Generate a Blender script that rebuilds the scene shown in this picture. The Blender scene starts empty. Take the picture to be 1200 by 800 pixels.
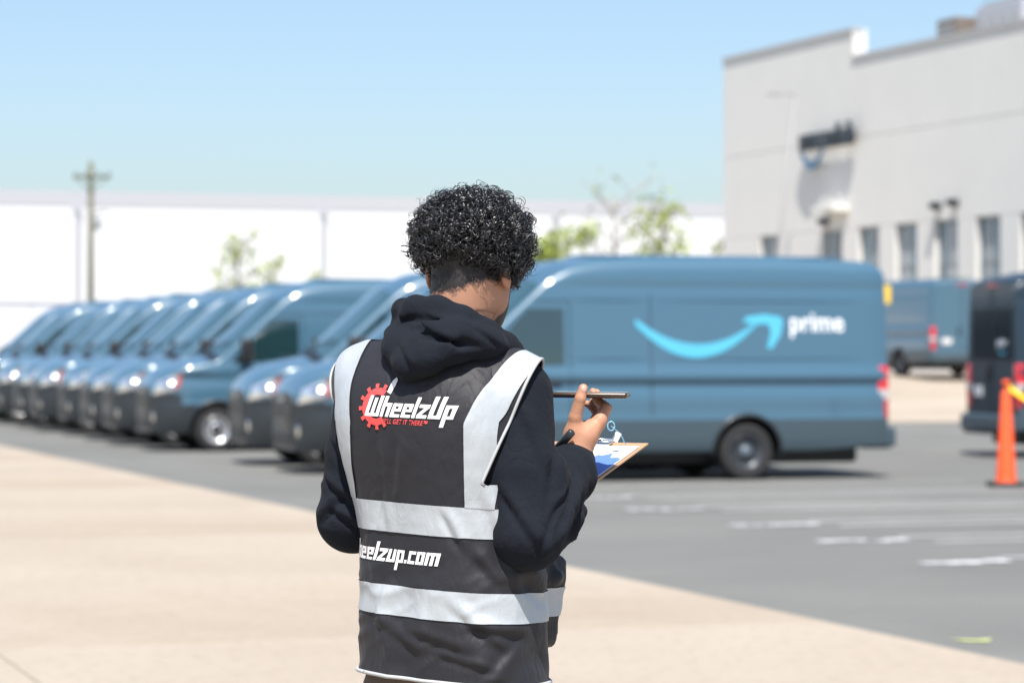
import bpy, bmesh, math, random
import numpy as np
from mathutils import Vector, Matrix
from mathutils.bvhtree import BVHTree

# ------------------------------------------------------------------ camera, sky, sun, exposure
scene = bpy.context.scene
C = scene.collection
cam_d = bpy.data.cameras.new("camera"); cam = bpy.data.objects.new("camera", cam_d); C.objects.link(cam)
cam.location = (0, 0, 1.58)
cam.rotation_euler = (math.radians(90.25), 0, 0)
cam_d.lens = 96; cam_d.sensor_width = 36; cam_d.clip_start = 0.1; cam_d.clip_end = 6000
cam_d.dof.use_dof = True; cam_d.dof.focus_distance = 5.12; cam_d.dof.aperture_fstop = 4.9
scene.camera = cam

SUN_EL, SUN_AZ = math.radians(62), math.radians(181)      # azimuth measured clockwise from +Y
world = bpy.data.worlds.new("World"); scene.world = world; world.use_nodes = True
wn = world.node_tree.nodes; wl = world.node_tree.links
sky = wn.new("ShaderNodeTexSky"); sky.sky_type = 'NISHITA'; sky.sun_disc = False
sky.sun_elevation = SUN_EL; sky.sun_rotation = SUN_AZ
sky.air_density = 1.0; sky.dust_density = 1.6; sky.ozone_density = 3.6; sky.altitude = 100
wl.new(sky.outputs[0], wn["Background"].inputs[0]); wn["Background"].inputs[1].default_value = 0.113
sun_d = bpy.data.lights.new("sun", 'SUN'); sun = bpy.data.objects.new("sun", sun_d); C.objects.link(sun)
sun_d.energy = 4.8; sun_d.angle = math.radians(0.53); sun_d.color = (1.0, 0.955, 0.89)
Ldir = Vector((math.sin(SUN_AZ)*math.cos(SUN_EL), math.cos(SUN_AZ)*math.cos(SUN_EL), math.sin(SUN_EL)))
sun.rotation_euler = Ldir.to_track_quat('Z', 'Y').to_euler(); sun.location = (0, -20, 40)
vs = scene.view_settings
vs.view_transform = 'Standard'; vs.look = 'None'; vs.exposure = 0.66; vs.gamma = 1.0; vs.use_curve_mapping = False
scene.cycles.use_denoising = True
scene.cycles.max_bounces = 8; scene.cycles.sample_clamp_indirect = 6.0

rng = random.Random(7)
nprng = np.random.default_rng(11)

# ------------------------------------------------------------------ material helpers
def mat(name, col, rough=0.5, metal=0.0, spec=0.5, coat=0.0, coat_rough=0.05, noise=None, bump=None, sheen=0.0, trans=0.0, sub=0.0):
    """noise=(scale, amount[, detail]) varies the colour, bump=(scale, strength, distance[, stretch])"""
    m = bpy.data.materials.new(name); m.use_nodes = True
    nt = m.node_tree; b = nt.nodes["Principled BSDF"]
    b.inputs["Base Color"].default_value = (*col, 1); b.inputs["Roughness"].default_value = rough
    b.inputs["Metallic"].default_value = metal; b.inputs["Specular IOR Level"].default_value = spec
    b.inputs["Coat Weight"].default_value = coat; b.inputs["Coat Roughness"].default_value = coat_rough
    b.inputs["Sheen Weight"].default_value = sheen; b.inputs["Transmission Weight"].default_value = trans
    if sub:
        b.inputs["Subsurface Weight"].default_value = sub
        b.inputs["Subsurface Radius"].default_value = (0.012, 0.005, 0.003)
        b.inputs["Subsurface Scale"].default_value = 1.0
    tc = nt.nodes.new("ShaderNodeTexCoord")
    if noise:
        n = nt.nodes.new("ShaderNodeTexNoise"); n.inputs["Scale"].default_value = noise[0]
        n.inputs["Detail"].default_value = noise[2] if len(noise) > 2 else 4
        nt.links.new(tc.outputs["Object"], n.inputs["Vector"])
        mx = nt.nodes.new("ShaderNodeMix"); mx.data_type = 'RGBA'
        a = noise[1]
        mx.inputs["A"].default_value = (*[max(0, c*(1-a)) for c in col], 1)
        mx.inputs["B"].default_value = (*[min(1, c*(1+a)) for c in col], 1)
        nt.links.new(n.outputs["Fac"], mx.inputs["Factor"]); nt.links.new(mx.outputs["Result"], b.inputs["Base Color"])
    if bump:
        n = nt.nodes.new("ShaderNodeTexNoise"); n.inputs["Scale"].default_value = bump[0]; n.inputs["Detail"].default_value = 5
        src = tc.outputs["Object"]
        if len(bump) > 3:
            mp = nt.nodes.new("ShaderNodeMapping"); mp.inputs["Scale"].default_value = bump[3]
            nt.links.new(src, mp.inputs[0]); src = mp.outputs[0]
        nt.links.new(src, n.inputs["Vector"])
        bp = nt.nodes.new("ShaderNodeBump"); bp.inputs["Strength"].default_value = bump[1]; bp.inputs["Distance"].default_value = bump[2]
        nt.links.new(n.outputs["Fac"], bp.inputs["Height"]); nt.links.new(bp.outputs[0], b.inputs["Normal"])
    return m

def ground_mat(name, c1, c2, scale, c3=None, fine=60.0, rough=0.85, bumpd=0.01):
    m = bpy.data.materials.new(name); m.use_nodes = True
    nt = m.node_tree; b = nt.nodes["Principled BSDF"]; b.inputs["Roughness"].default_value = rough
    b.inputs["Specular IOR Level"].default_value = 0.3
    tc = nt.nodes.new("ShaderNodeTexCoord")
    def noise(s, d, r=0.55):
        n = nt.nodes.new("ShaderNodeTexNoise"); n.inputs["Scale"].default_value = s; n.inputs["Detail"].default_value = d
        n.inputs["Roughness"].default_value = r; nt.links.new(tc.outputs["Object"], n.inputs["Vector"]); return n
    def mix(a, bb, f, mode='MIX'):
        x = nt.nodes.new("ShaderNodeMix"); x.data_type = 'RGBA'; x.blend_type = mode
        for s, v in ((x.inputs["A"], a), (x.inputs["B"], bb), (x.inputs["Factor"], f)):
            if hasattr(v, "is_linked"): nt.links.new(v, s)
            else: s.default_value = (*v, 1) if isinstance(v, tuple) else v
        return x.outputs["Result"]
    def ramp(f, lo, hi):
        r = nt.nodes.new("ShaderNodeMapRange"); r.inputs[1].default_value = lo; r.inputs[2].default_value = hi
        nt.links.new(f, r.inputs[0]); return r.outputs[0]
    n1 = noise(scale, 6); col = mix(c1, c2, ramp(n1.outputs["Fac"], 0.3, 0.7))
    if c3:
        n2 = noise(scale*0.31, 5, 0.65); col = mix(col, c3, ramp(n2.outputs["Fac"], 0.52, 0.75))
    n3 = noise(fine, 3); n4 = noise(fine*5, 2)
    dk = tuple(c*0.72 for c in c1); col = mix(col, dk, ramp(n3.outputs["Fac"], 0.55, 0.85))
    lt = tuple(min(1, c*1.35) for c in c2); col = mix(col, lt, ramp(n4.outputs["Fac"], 0.6, 0.9))
    nt.links.new(col, b.inputs["Base Color"])
    bp = nt.nodes.new("ShaderNodeBump"); bp.inputs["Distance"].default_value = bumpd; bp.inputs["Strength"].default_value = 0.6
    nt.links.new(n4.outputs["Fac"], bp.inputs["Height"]); nt.links.new(bp.outputs[0], b.inputs["Normal"])
    return m

M = {}
M['asphalt'] = ground_mat("asphalt", (0.138, 0.140, 0.131), (0.180, 0.181, 0.168), 0.32, (0.22, 0.219, 0.2), 30)
M['concrete'] = ground_mat("pale_concrete", (0.328, 0.274, 0.213), (0.405, 0.350, 0.283), 0.3, (0.295, 0.235, 0.172), 12)
M['earth'] = ground_mat("dry_ground", (0.30, 0.27, 0.2), (0.26, 0.27, 0.15), 0.1, (0.2, 0.24, 0.1), 3)
M['white_paint'] = mat("road_paint", (0.62, 0.62, 0.63), 0.7, noise=(9, 0.2))
M['old_paint'] = mat("worn_road_paint", (0.36, 0.36, 0.35), 0.8, noise=(3, 0.3))
M['lime_paint'] = mat("lime_marking_paint", (0.5, 0.55, 0.2), 0.8, noise=(12, 0.4))
M['panel'] = mat("grey_tilt_up_concrete", (0.70, 0.685, 0.645), 0.85, noise=(0.6, 0.05), bump=(25, 0.2, 0.01))
M['parapet'] = mat("parapet_cap_metal", (0.42, 0.42, 0.42), 0.5)
M['joint'] = mat("joint_sealant", (0.3, 0.3, 0.3), 0.9)
M['white_wall'] = mat("white_metal_cladding", (0.7, 0.7, 0.715), 0.6, noise=(0.2, 0.03))
M['white_trim'] = mat("pale_grey_trim", (0.46, 0.46, 0.49), 0.5)
M['frame'] = mat("window_frame_aluminium", (0.35, 0.37, 0.38), 0.4, 0.6)
M['bglass'] = mat("building_glass", (0.16, 0.24, 0.28), 0.06, 0.0, 0.9)
M['blind'] = mat("window_blind", (0.5, 0.52, 0.52), 0.7)
M['sign_dark'] = mat("dark_sign_face", (0.035, 0.045, 0.055), 0.5)
M['sign_blue'] = mat("blue_sign_face", (0.05, 0.15, 0.27), 0.4)
M['steel'] = mat("galvanised_steel", (0.45, 0.46, 0.46), 0.45, 0.5)
M['brown_metal'] = mat("brown_louvre", (0.2, 0.165, 0.135), 0.6)
M['post_grey'] = mat('lamp_post_grey', (0.3, 0.3, 0.3), 0.6)
M['timber'] = mat("weathered_timber", (0.13, 0.12, 0.075), 0.85, noise=(2, 0.25))
M['wire'] = mat("power_cable", (0.05, 0.05, 0.05), 0.6)
M['leaf'] = mat("spring_leaf", (0.25, 0.31, 0.055), 0.6, noise=(1.5, 0.35))
M['leaf_pale'] = mat("pale_new_leaf", (0.24, 0.27, 0.10), 0.6, noise=(1.5, 0.3))
M['bark'] = mat("bark", (0.24, 0.2, 0.16), 0.9, noise=(5, 0.3))
M['twig'] = mat("grey_twig", (0.36, 0.33, 0.3), 0.9, noise=(5, 0.2))
M['van_paint'] = mat("blue_grey_van_paint", (0.055, 0.130, 0.190), 0.34, 0.0, 0.5, coat=0.9, coat_rough=0.06)
M['shaded_paint'] = mat('shaded_van_paint', (0.014, 0.03, 0.045), 0.4, 0, .3, coat=.35, coat_rough=.08)  # blue-grey van paint darkened: shade on a van's rear put into the colour
M['cladding'] = mat("charcoal_plastic_cladding", (0.02, 0.026, 0.031), 0.42, 0, 0.5, coat=.2, coat_rough=.2)
M['sill'] = mat('slate_side_cladding', (0.05, 0.078, 0.096), 0.42, 0, .5, coat=.2, coat_rough=.2)
M['vglass'] = mat("vehicle_glass", (0.012, 0.034, 0.037), 0.04, 0.0, 1.0, coat=0.6, coat_rough=0.02)
M['wglass'] = mat("teal_windscreen_glass", (0.03, 0.085, 0.09), 0.05, 0.0, 1.0, coat=0.6, coat_rough=0.02)
M['black'] = mat("black_plastic", (0.012, 0.012, 0.013), 0.5)
M['rubber'] = mat("tyre_rubber", (0.022, 0.022, 0.023), 0.8, bump=(60, 0.3, 0.004))
M['rim_silver'] = mat("silver_wheel", (0.62, 0.62, 0.62), 0.3, 0.7)
M['rim_dark'] = mat("dark_steel_wheel", (0.06, 0.068, 0.078), 0.4, 0.3)
M['hub'] = mat("hub_grey", (0.14, 0.17, 0.2), 0.4, 0.3)
M['lamp'] = mat("headlamp_lens", (0.75, 0.78, 0.8), 0.08, 0.75, 0.8, coat=1.0, coat_rough=0.03)
M['amber'] = mat("amber_marker_lens", (0.5, 0.09, 0.05), 0.2, coat=0.6)
M['red_lens'] = mat("red_lamp_lens", (0.6, 0.012, 0.02), 0.2, coat=0.8)
M['tint'] = mat('tinted_rear_glass', (0.006, 0.012, 0.016), 0.12, 0, .25)
M['clear_lens'] = mat("clear_lamp_lens", (0.5, 0.46, 0.46), 0.2, coat=0.8)
M['chrome'] = mat("mirror_chrome", (0.7, 0.72, 0.73), 0.12, 1.0)
M['logo_blue'] = mat("sky_blue_vinyl", (0.09, 0.44, 0.60), 0.5)
M['logo_white'] = mat("white_vinyl", (0.82, 0.84, 0.85), 0.5)
M['plate'] = mat("licence_plate", (0.7, 0.7, 0.7), 0.5)
M['cone'] = mat("fluorescent_orange_plastic", (0.85, 0.1, 0.02), 0.5)
M['cone_base'] = mat("black_rubber_base", (0.03, 0.03, 0.03), 0.8)
M['tape'] = mat("yellow_barrier_tape", (0.85, 0.55, 0.01), 0.5)
M['yellow'] = mat("yellow_sign_paint", (0.75, 0.5, 0.03), 0.5)

# ------------------------------------------------------------------ object helpers
def link(o, parent=None):
    C.objects.link(o)
    if parent is not None: o.parent = parent
    return o
def mesh_obj(name, verts, faces, m=None, parent=None, smooth=False):
    me = bpy.data.meshes.new(name); me.from_pydata([tuple(v) for v in verts], [], [tuple(f) for f in faces]); me.update()
    o = bpy.data.objects.new(name, me)
    if m: me.materials.append(M[m] if isinstance(m, str) else m)
    if smooth: me.polygons.foreach_set("use_smooth", [True]*len(me.polygons))
    return link(o, parent)
def bm_obj(name, bm, m=None, parent=None, smooth=False):
    me = bpy.data.meshes.new(name); bm.to_mesh(me); bm.free()
    o = bpy.data.objects.new(name, me)
    if m: me.materials.append(M[m] if isinstance(m, str) else m)
    if smooth: me.polygons.foreach_set("use_smooth", [True]*len(me.polygons))
    return link(o, parent)
def empty(name, loc=(0, 0, 0), rz=0.0):
    o = bpy.data.objects.new(name, None); o.location = loc; o.rotation_euler = (0, 0, rz); o.empty_display_size = 0.2
    return link(o)
def tag(o, label, cat, group=None):
    o["label"] = label; o["category"] = cat
    if group: o["group"] = group
    return o
def copy_tree(o, parent=None):
    c = o.copy(); C.objects.link(c); c.parent = parent
    for ch in list(o.children): copy_tree(ch, c)
    return c
def box_bm(bm, c, s, rot=None, bev=0.0):
    r = bmesh.ops.create_cube(bm, size=1.0)
    vsx = r['verts']
    bmesh.ops.scale(bm, vec=s, verts=vsx)
    if bev:
        es = {e for v in vsx for e in v.link_edges}
        rr = bmesh.ops.bevel(bm, geom=list(es), offset=bev, segments=2, affect='EDGES', profile=0.6)
        vsx = list({v for f in rr['faces'] for v in f.verts} | {v for v in vsx if v.is_valid})
    if rot is not None: bmesh.ops.rotate(bm, cent=(0, 0, 0), matrix=rot, verts=vsx)
    bmesh.ops.translate(bm, vec=c, verts=vsx)
def box(name, c, s, m, parent=None, rz=0.0, bev=0.0):
    bm = bmesh.new(); box_bm(bm, c, s, Matrix.Rotation(rz, 3, 'Z') if rz else None, bev)
    return bm_obj(name, bm, m, parent)
def tube_data(pts, radii, n=8, cap=True):
    pts = [Vector(p) for p in pts]; vs_, fs = [], []
    if not hasattr(radii, "__len__"): radii = [radii]*len(pts)
    prev = None
    for i, p in enumerate(pts):
        t = (pts[min(i+1, len(pts)-1)]-pts[max(i-1, 0)]).normalized()
        if prev is None:
            a = t.cross(Vector((0, 0, 1)));
            if a.length < 1e-3: a = t.cross(Vector((1, 0, 0)))
            a.normalize()
        else:
            a = prev-t*prev.dot(t); a.normalize()
        prev = a; b = t.cross(a)
        for k in range(n):
            th = 2*math.pi*k/n; vs_.append(p+(a*math.cos(th)+b*math.sin(th))*radii[i])
    for i in range(len(pts)-1):
        for k in range(n):
            k2 = (k+1) % n; fs.append((i*n+k, i*n+k2, (i+1)*n+k2, (i+1)*n+k))
    if cap:
        fs.append(tuple(range(n-1, -1, -1))); fs.append(tuple((len(pts)-1)*n+k for k in range(n)))
    return vs_, fs
def tube(name, pts, radii, m, parent=None, n=8, smooth=True):
    v, f = tube_data(pts, radii, n); return mesh_obj(name, v, f, m, parent, smooth)
def lathe_data(prof, n=32, axis='y'):
    """prof: (radius, along) pairs turned about the axis"""
    vs_, fs = [], []
    for r, a in prof:
        for k in range(n):
            th = 2*math.pi*k/n
            p = (r*math.cos(th), a, r*math.sin(th)) if axis == 'y' else (r*math.cos(th), r*math.sin(th), a)
            vs_.append(p)
    for i in range(len(prof)-1):
        for k in range(n):
            k2 = (k+1) % n; fs.append((i*n+k, i*n+k2, (i+1)*n+k2, (i+1)*n+k))
    return vs_, fs
def lathe(name, prof, m, parent=None, n=32, axis='y', smooth=True):
    v, f = lathe_data(prof, n, axis); return mesh_obj(name, v, f, m, parent, smooth)
def text_mesh(body, size=1.0, bold=0.0, shear=0.0, extrude=0.0, align='CENTER', space=1.0):
    cu = bpy.data.curves.new("lettering", 'FONT'); cu.body = body; cu.size = size; cu.offset = bold; cu.shear = shear
    cu.extrude = extrude; cu.align_x = align; cu.space_character = space; cu.resolution_u = 4
    o = bpy.data.objects.new("lettering", cu); C.objects.link(o)
    dg = bpy.context.evaluated_depsgraph_get(); me = bpy.data.meshes.new_from_object(o.evaluated_get(dg))
    bpy.data.objects.remove(o); bpy.data.curves.remove(cu)
    return me

# ------------------------------------------------------------------ the setting: lot directions
A_ROW = math.radians(19)
U = Vector((-math.sin(A_ROW), math.cos(A_ROW), 0)); V = Vector((math.cos(A_ROW), math.sin(A_ROW), 0))   # along the van row / across it
E0 = Vector((2.55, 13.93, 0))                                                                          # a point on the concrete's edge
def lot(su, sv, z=0.0): return E0+U*su+V*sv+Vector((0, 0, z))

g = mesh_obj("ground", [(-3000, -1500, -0.05), (3000, -1500, -0.05), (3000, 5000, -0.05), (-3000, 5000, -0.05)], [(0, 1, 2, 3)], 'earth')
g["kind"] = "structure"
pl = mesh_obj("parking_lot", [lot(-60, -40), lot(-60, 80), lot(125, 80), lot(125, -40)], [(0, 1, 2, 3)], 'asphalt'); pl["kind"] = "structure"
def sheet(name, corners, m, parent, z):
    return mesh_obj(name, [Vector((c.x, c.y, z)) for c in corners], [tuple(range(len(corners)))], m, parent)
# stall lines on the near bay: faded stripes with brighter marks at their ends
mark_pts = [(29.9, 1.05, .5), (27.6, 1.57, .78), (25.15, 2.42, .85), (22.98, 2.98, .8), (20.6, 3.45, .74)]
for (Y, X, w) in mark_pts:
    c = Vector((X, Y, 0))
    x0 = -w/2
    for k in range(5):
        ww = w*(0.1+0.1*rng.random()); d = 0.1+0.16*rng.random(); j = (rng.random()-.5)*0.2
        a = c+V*(x0+w*k/5.0)+U*(j-d/2); b = a+V*ww
        sheet("stall_mark", [a, b, b+U*d+V*0.03, a+U*d-V*0.02], 'white_paint', pl, 0.008+0.0005*k)
    for off in (0.55, 1.2):
        a = c+V*(w/2+0.1)+U*(off-0.9)
        sheet("stall_line", [a, a+V*6.0, a+V*6.0+U*0.16, a+U*0.16], 'old_paint', pl, 0.004+0.001*off)
for i in range(15):     # lines between the parked vans
    a = lot(19.3+i*2.9-1.45, 2.9)
    sheet("stall_line", [a, a+V*6.5, a+V*6.5+U*0.11, a+U*0.11], 'old_paint', pl, 0.004)
c = Vector((2.5, 14.96, 0))
sheet("survey_mark", [c, c+V*0.11-U*0.03, c+V*0.2+U*0.1, c+V*0.08+U*0.06, c-V*0.03+U*0.16], 'lime_paint', pl, 0.006)
# concrete pavement of large slabs
pv = empty("concrete_pavement", (0, 0, 0)); pv["kind"] = "structure"
pv_base = mesh_obj("joint_bed", [lot(-40, -0.004, .004), lot(62, -0.004, .004), lot(62, -36, .004), lot(-40, -36, .004)], [(0, 3, 2, 1)], 'joint', pv)
slab_bm = bmesh.new(); box_bm(slab_bm, (0, 0, -0.04), (4.83, 8.49, 0.1), None, 0.006)
slab_me = bpy.data.meshes.new("slab"); slab_bm.to_mesh(slab_me); slab_bm.free(); slab_me.materials.append(M['concrete'])
for i in range(12):
    for j in range(7):
        o = bpy.data.objects.new("slab", slab_me); link(o, pv)
        p = lot(-36+8.5*i, -2.42-4.84*j); o.location = (p.x, p.y, 0.003*(rng.random()-.5)+0.004); o.rotation_euler = (0, 0, A_ROW)
# raised concrete apron in front of the grey building
ap_v = [lot(43.6, 20, .006), lot(43.6, 60, .006), lot(60, 20, .93), lot(60, 60, .93), lot(122, 20, .93), lot(122, 60, .93), lot(122, 20, -.04), lot(60, 20, -.04), lot(43.6, 20, -.04)]
ap = mesh_obj("concrete_apron", ap_v, [(0, 1, 3, 2), (2, 3, 5, 4), (0, 2, 7, 8), (2, 4, 6, 7)], 'concrete'); ap["kind"] = "structure"
# ------------------------------------------------------------------ grey concrete building on the right
W0 = Vector((8.06, 104, 0)); WD = Vector((.355, -.935, 0)).normalized(); WN = Vector((-WD.y, WD.x, 0)); WN = -WN if WN.x > 0 else WN  # WN points out, to the lot
wrz = math.atan2(WD.y, WD.x)
bld = empty("warehouse_building", W0, wrz)      # local x along the facade (towards the camera), local y: inside or outside
ysign = 1 if (Matrix.Rotation(wrz, 3, 'Z') @ Vector((0, 1, 0))).dot(WN) > 0 else -1   # local y*ysign = outwards
def lb(x, y, z): return (x, y*ysign, z)
win_x = [3.9, 8.88, 11.58, 14.18, 16.83, 19.45, 22.1, 24.75, 27.4, 30.05]
WW, WZ0, WZ1, TH, L = 1.5, 1.9, 5.9, 0.35, 44.0
def wall_panel(name, x0, x1, z0, z1, m='panel'):
    bm = bmesh.new(); box_bm(bm, lb((x0+x1)/2, -TH/2, (z0+z1)/2), (x1-x0, TH, z1-z0)); return bm_obj(name, bm, m, bld)
g_ = 0.012
hi, lo_ = 12.7, 11.73
xs = [0.0, 10.47, 20.6, 31.0, L]
# the band with windows
prev = 0.0
for w in win_x:
    wall_panel("wall_pier", prev, w-WW/2, WZ0, WZ1); prev = w+WW/2
wall_panel("wall_pier", prev, L, WZ0, WZ1)
for i in range(len(xs)-1):
    a, b = xs[i]+(g_ if i else 0), xs[i+1]-g_
    wall_panel("wall_panel", a, b, 0.0, WZ0-g_)
    wall_panel("wall_panel", a, b, WZ1+g_, 8.98)
    wall_panel("wall_panel", a, b, 9.0, (hi if i == 0 else lo_))
    o = box("parapet_cap", lb((a+b)/2, -TH/2, (hi if i == 0 else lo_)+0.06), (b-a+0.05, TH+0.12, 0.12), 'parapet', bld)
box("wall_core", lb(L/2, -TH-0.06, 5.4), (L-0.2, 0.06, 10.7), 'joint', bld)
# end walls and roof
for x in (0.0+0.175, L-0.175):
    box("end_wall", lb(x, -15.35-0.01, 5.9), (0.35, 30, 11.8), 'panel', bld)
box("parapet_return", lb(10.47-0.1, -TH-0.1, 12.24), (0.2, 0.19, 1.1), 'white_wall', bld)  # whiter than the wall panels: sunlight on this end put into the colour
box("roof_deck", lb(L/2, -15.3, 10.85), (L-0.8, 29, 0.2), 'parapet', bld)
for w in win_x:
    f = box("window_frame", lb(w, -0.2, WZ1-0.04), (WW-0.01, 0.08, 0.08), 'frame', bld)
    for sx in (-WW/2+0.045, -0.02, WW/2-0.045):
        box("mullion", lb(w+sx, -0.201, (WZ0+WZ1)/2-0.04), (0.075, 0.078, WZ1-WZ0-0.09), 'frame', f)
    box("transom", lb(w, -0.202, WZ0+2.6), (WW-0.08, 0.07, 0.06), 'frame', f)
    for sx in (-WW/4-0.01, WW/4):
        box("pane", lb(w+sx, -0.215, (WZ0+WZ1)/2), (WW/2-0.05, 0.02, WZ1-WZ0-0.1), 'bglass', f)
    for k in range(3):
        bx_ = w-WW/2+0.2+rng.random()*1.0
        box("blind", lb(bx_, -0.19, WZ0+2.1), (0.1+0.12*rng.random(), 0.012, WZ1-WZ0-0.5), 'blind', f)
tag(bld, "pale grey concrete panel building with tall narrow windows at right", "building")

# lettered sign standing off the wall
sg = empty("wall_sign", W0+WD*9.02+Vector((0, 0, 8.80))+WN*0.02, wrz)
def sign_text(body, width, zoff, xoff, name):
    me = text_mesh(body, 1.0, 0.03, 0, 0.07)
    xsv = [v.co.x for v in me.vertices]; cx = (min(xsv)+max(xsv))/2; sc = width/(max(xsv)-min(xsv))
    for v in me.vertices:
        x, y, z = v.co; v.co = ((x-cx)*sc*(-ysign if False else 1)+xoff, ysign*(0.27+z), y*1.12+zoff)
    me.materials.append(M['sign_dark']); o = bpy.data.objects.new(name, me); link(o, sg); return o
# lettering reads left (far) to right (near) along local x
for k, (ch, w_, xc) in enumerate((("a", .40, -1.70), ("m", .58, -1.16), ("a", .40, -.62), ("z", .36, -.19), ("o", .40, .23), ("n", .38, .67), ("h", .38, 1.10), ("u", .38, 1.52), ("b", .40, 1.93))):
    sign_text(ch, w_, 0.0, xc-0.1, "letter")
def crescent(p0, p1, sag, th, n=24):
    """points of a tapered smile between p0 and p1 (2D), lower and upper edge"""
    lo, up = [], []
    for i in range(n+1):
        t = i/n; x = p0[0]+(p1[0]-p0[0])*t; y = p0[1]+(p1[1]-p0[1])*t
        s = 4*t*(1-t); w = th*(0.18+0.82*math.sin(math.pi*min(1, t*0.85+0.12)))
        lo.append((x, y-sag*s-w/2)); up.append((x, y-sag*s+w/2))
    return lo, up
lo2, up2 = crescent((-1.95, -0.05), (-0.25, -0.03), 0.55, 0.26)
vv = []; ff = []
n_ = len(lo2)
for dy in (0.22, 0.32):
    for p in lo2: vv.append((p[0], ysign*dy, p[1]))
    for p in up2: vv.append((p[0], ysign*dy, p[1]))
for i in range(n_-1):
    ff += [(2*n_+i, 2*n_+i+1, 3*n_+i+1, 3*n_+i), (i, n_+i, n_+i+1, i+1), (i, i+1, 2*n_+i+1, 2*n_+i), (n_+i, 3*n_+i, 3*n_+i+1, n_+i+1)]
mesh_obj("smile", vv, ff, 'sign_blue', sg)
for x in (-1.5, 0.1, 1.6):
    box("bracket", lb(x, 0.11, 0.3), (0.05, 0.2, 0.05), 'sign_dark', sg)
box("raceway", lb(0.02, 0.16, 0.24), (3.8, 0.05, 0.08), 'sign_dark', sg)
tag(sg, "dark raised lettering with a blue smile on the grey wall", "sign")
# white canopy, wall lamps, cameras
cn = empty("entrance_canopy", W0+WD*9.35+Vector((0, 0, 6.6)), wrz)
box("canopy_slab", lb(0, 0.32, 0.0), (1.7, 0.62, 0.2), 'panel', cn, bev=0.02)
for x in (-.7, .7): tube("hanger_rod", [lb(x, 0.55, .1), lb(x, 0.03, .6)], 0.02, 'steel', cn)
tag(cn, "small pale canopy fixed to the wall below the raised sign", "canopy")
for (t, z, lab) in ((8.5, 6.2, "dark wall lamp under the small pale canopy"), (16.4, 6.35, "dark wall lamp, left of the pair above the tall windows"), (17.5, 6.4, "dark wall lamp, right of the pair above the tall windows")):
    wlp = empty("wall_lamp", W0+WD*t+Vector((0, 0, z))+WN*0.001, wrz)
    box("back_plate", lb(0, 0.03, 0), (0.28, 0.06, 0.22), 'sign_dark', wlp)
    bm = bmesh.new(); box_bm(bm, lb(0, 0.2, 0.02), (0.36, 0.22, 0.2), Matrix.Rotation(0.25*ysign, 3, 'X'), 0.04); bm_obj("lamp_housing", bm, 'black', wlp)
    box("lens", lb(0, 0.2, -0.11), (0.25, 0.12, 0.03), 'clear_lens', wlp)
    tag(wlp, lab, "lamp")
# rooftop units
r1 = empty("rooftop_unit", W0+WD*14.25-WN*2.2+Vector((0, 0, 10.95)), wrz)
box("cabinet", (0, 0, .93), (1.3, 1.4, 1.75), 'brown_metal', r1, bev=0.03); box("curb", (0, 0, 0.03), (1.6, 1.7, 0.1), 'parapet', r1)
for k in range(7): box("louvre", (-0.05+0.0, ysign*0.715, 0.4+0.19*k), (1.0, 0.03, 0.1), 'parapet', r1)
box("access_panel", (-0.665, 0, 1.0), (0.02, 1.1, 1.2), 'black', r1)
tag(r1, "brown louvred air handling unit on the grey building's roof", "rooftop unit")
r2 = empty("rooftop_unit", W0+WD*17.0-WN*2.6+Vector((0, 0, 10.95)), wrz)
box("cabinet", (0, 0, 1.0), (2.9, 1.5, 2.0), 'white_trim', r2, bev=0.04)
box("hood", (0, 0, 2.08), (2.6, 1.2, 0.12), 'steel', r2); box("curb", (0, 0, 0.03), (3.0, 1.6, 0.1), 'parapet', r2)
for k in range(4): box("grille", (-1.05+0.7*k, ysign*0.76, 1.1), (0.5, 0.03, 1.1), 'parapet', r2)
tag(r2, "long pale rooftop unit at the top right edge of the photo", "rooftop unit")

# slender lamp post in front of the facade
lp = empty("lamp_post", (9.05, 96.2, .93))
tube("post", [(-.02, 0, 0), (.25, 0, 3.6), (0.95, 0, 9.75)], [.07, .06, .04], 'post_grey', lp, 10)
tube("arm", [(0.95, 0, 9.72), (0.6, 0, 9.82), (0.12, 0, 9.84)], [.04, .035, .03], 'post_grey', lp)
bm = bmesh.new(); box_bm(bm, (0.2, 0, 9.78), (0.55, .22, .08), None, 0.03); bm_obj("lamp_head", bm, 'post_grey', lp)
box("base", (-.02, 0, .1), (.4, .4, .2), 'concrete', lp)
tag(lp, "thin leaning pale lamp post before the left end of the grey wall", "lamp post")

# yellow sign plate on a post behind the side-on van
ys = empty("yellow_sign", (10.22, 75.0, .75))
tube("post", [(0, 0, 0), (0, 0, 2.7)], .035, 'steel', ys)
bm = bmesh.new(); box_bm(bm, (0, -.05, 2.45), (.34, .02, .5), None, .006); bm_obj("plate", bm, 'yellow', ys)
tag(ys, "yellow plate on a post just behind the side-on van's tail", "sign")

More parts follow.
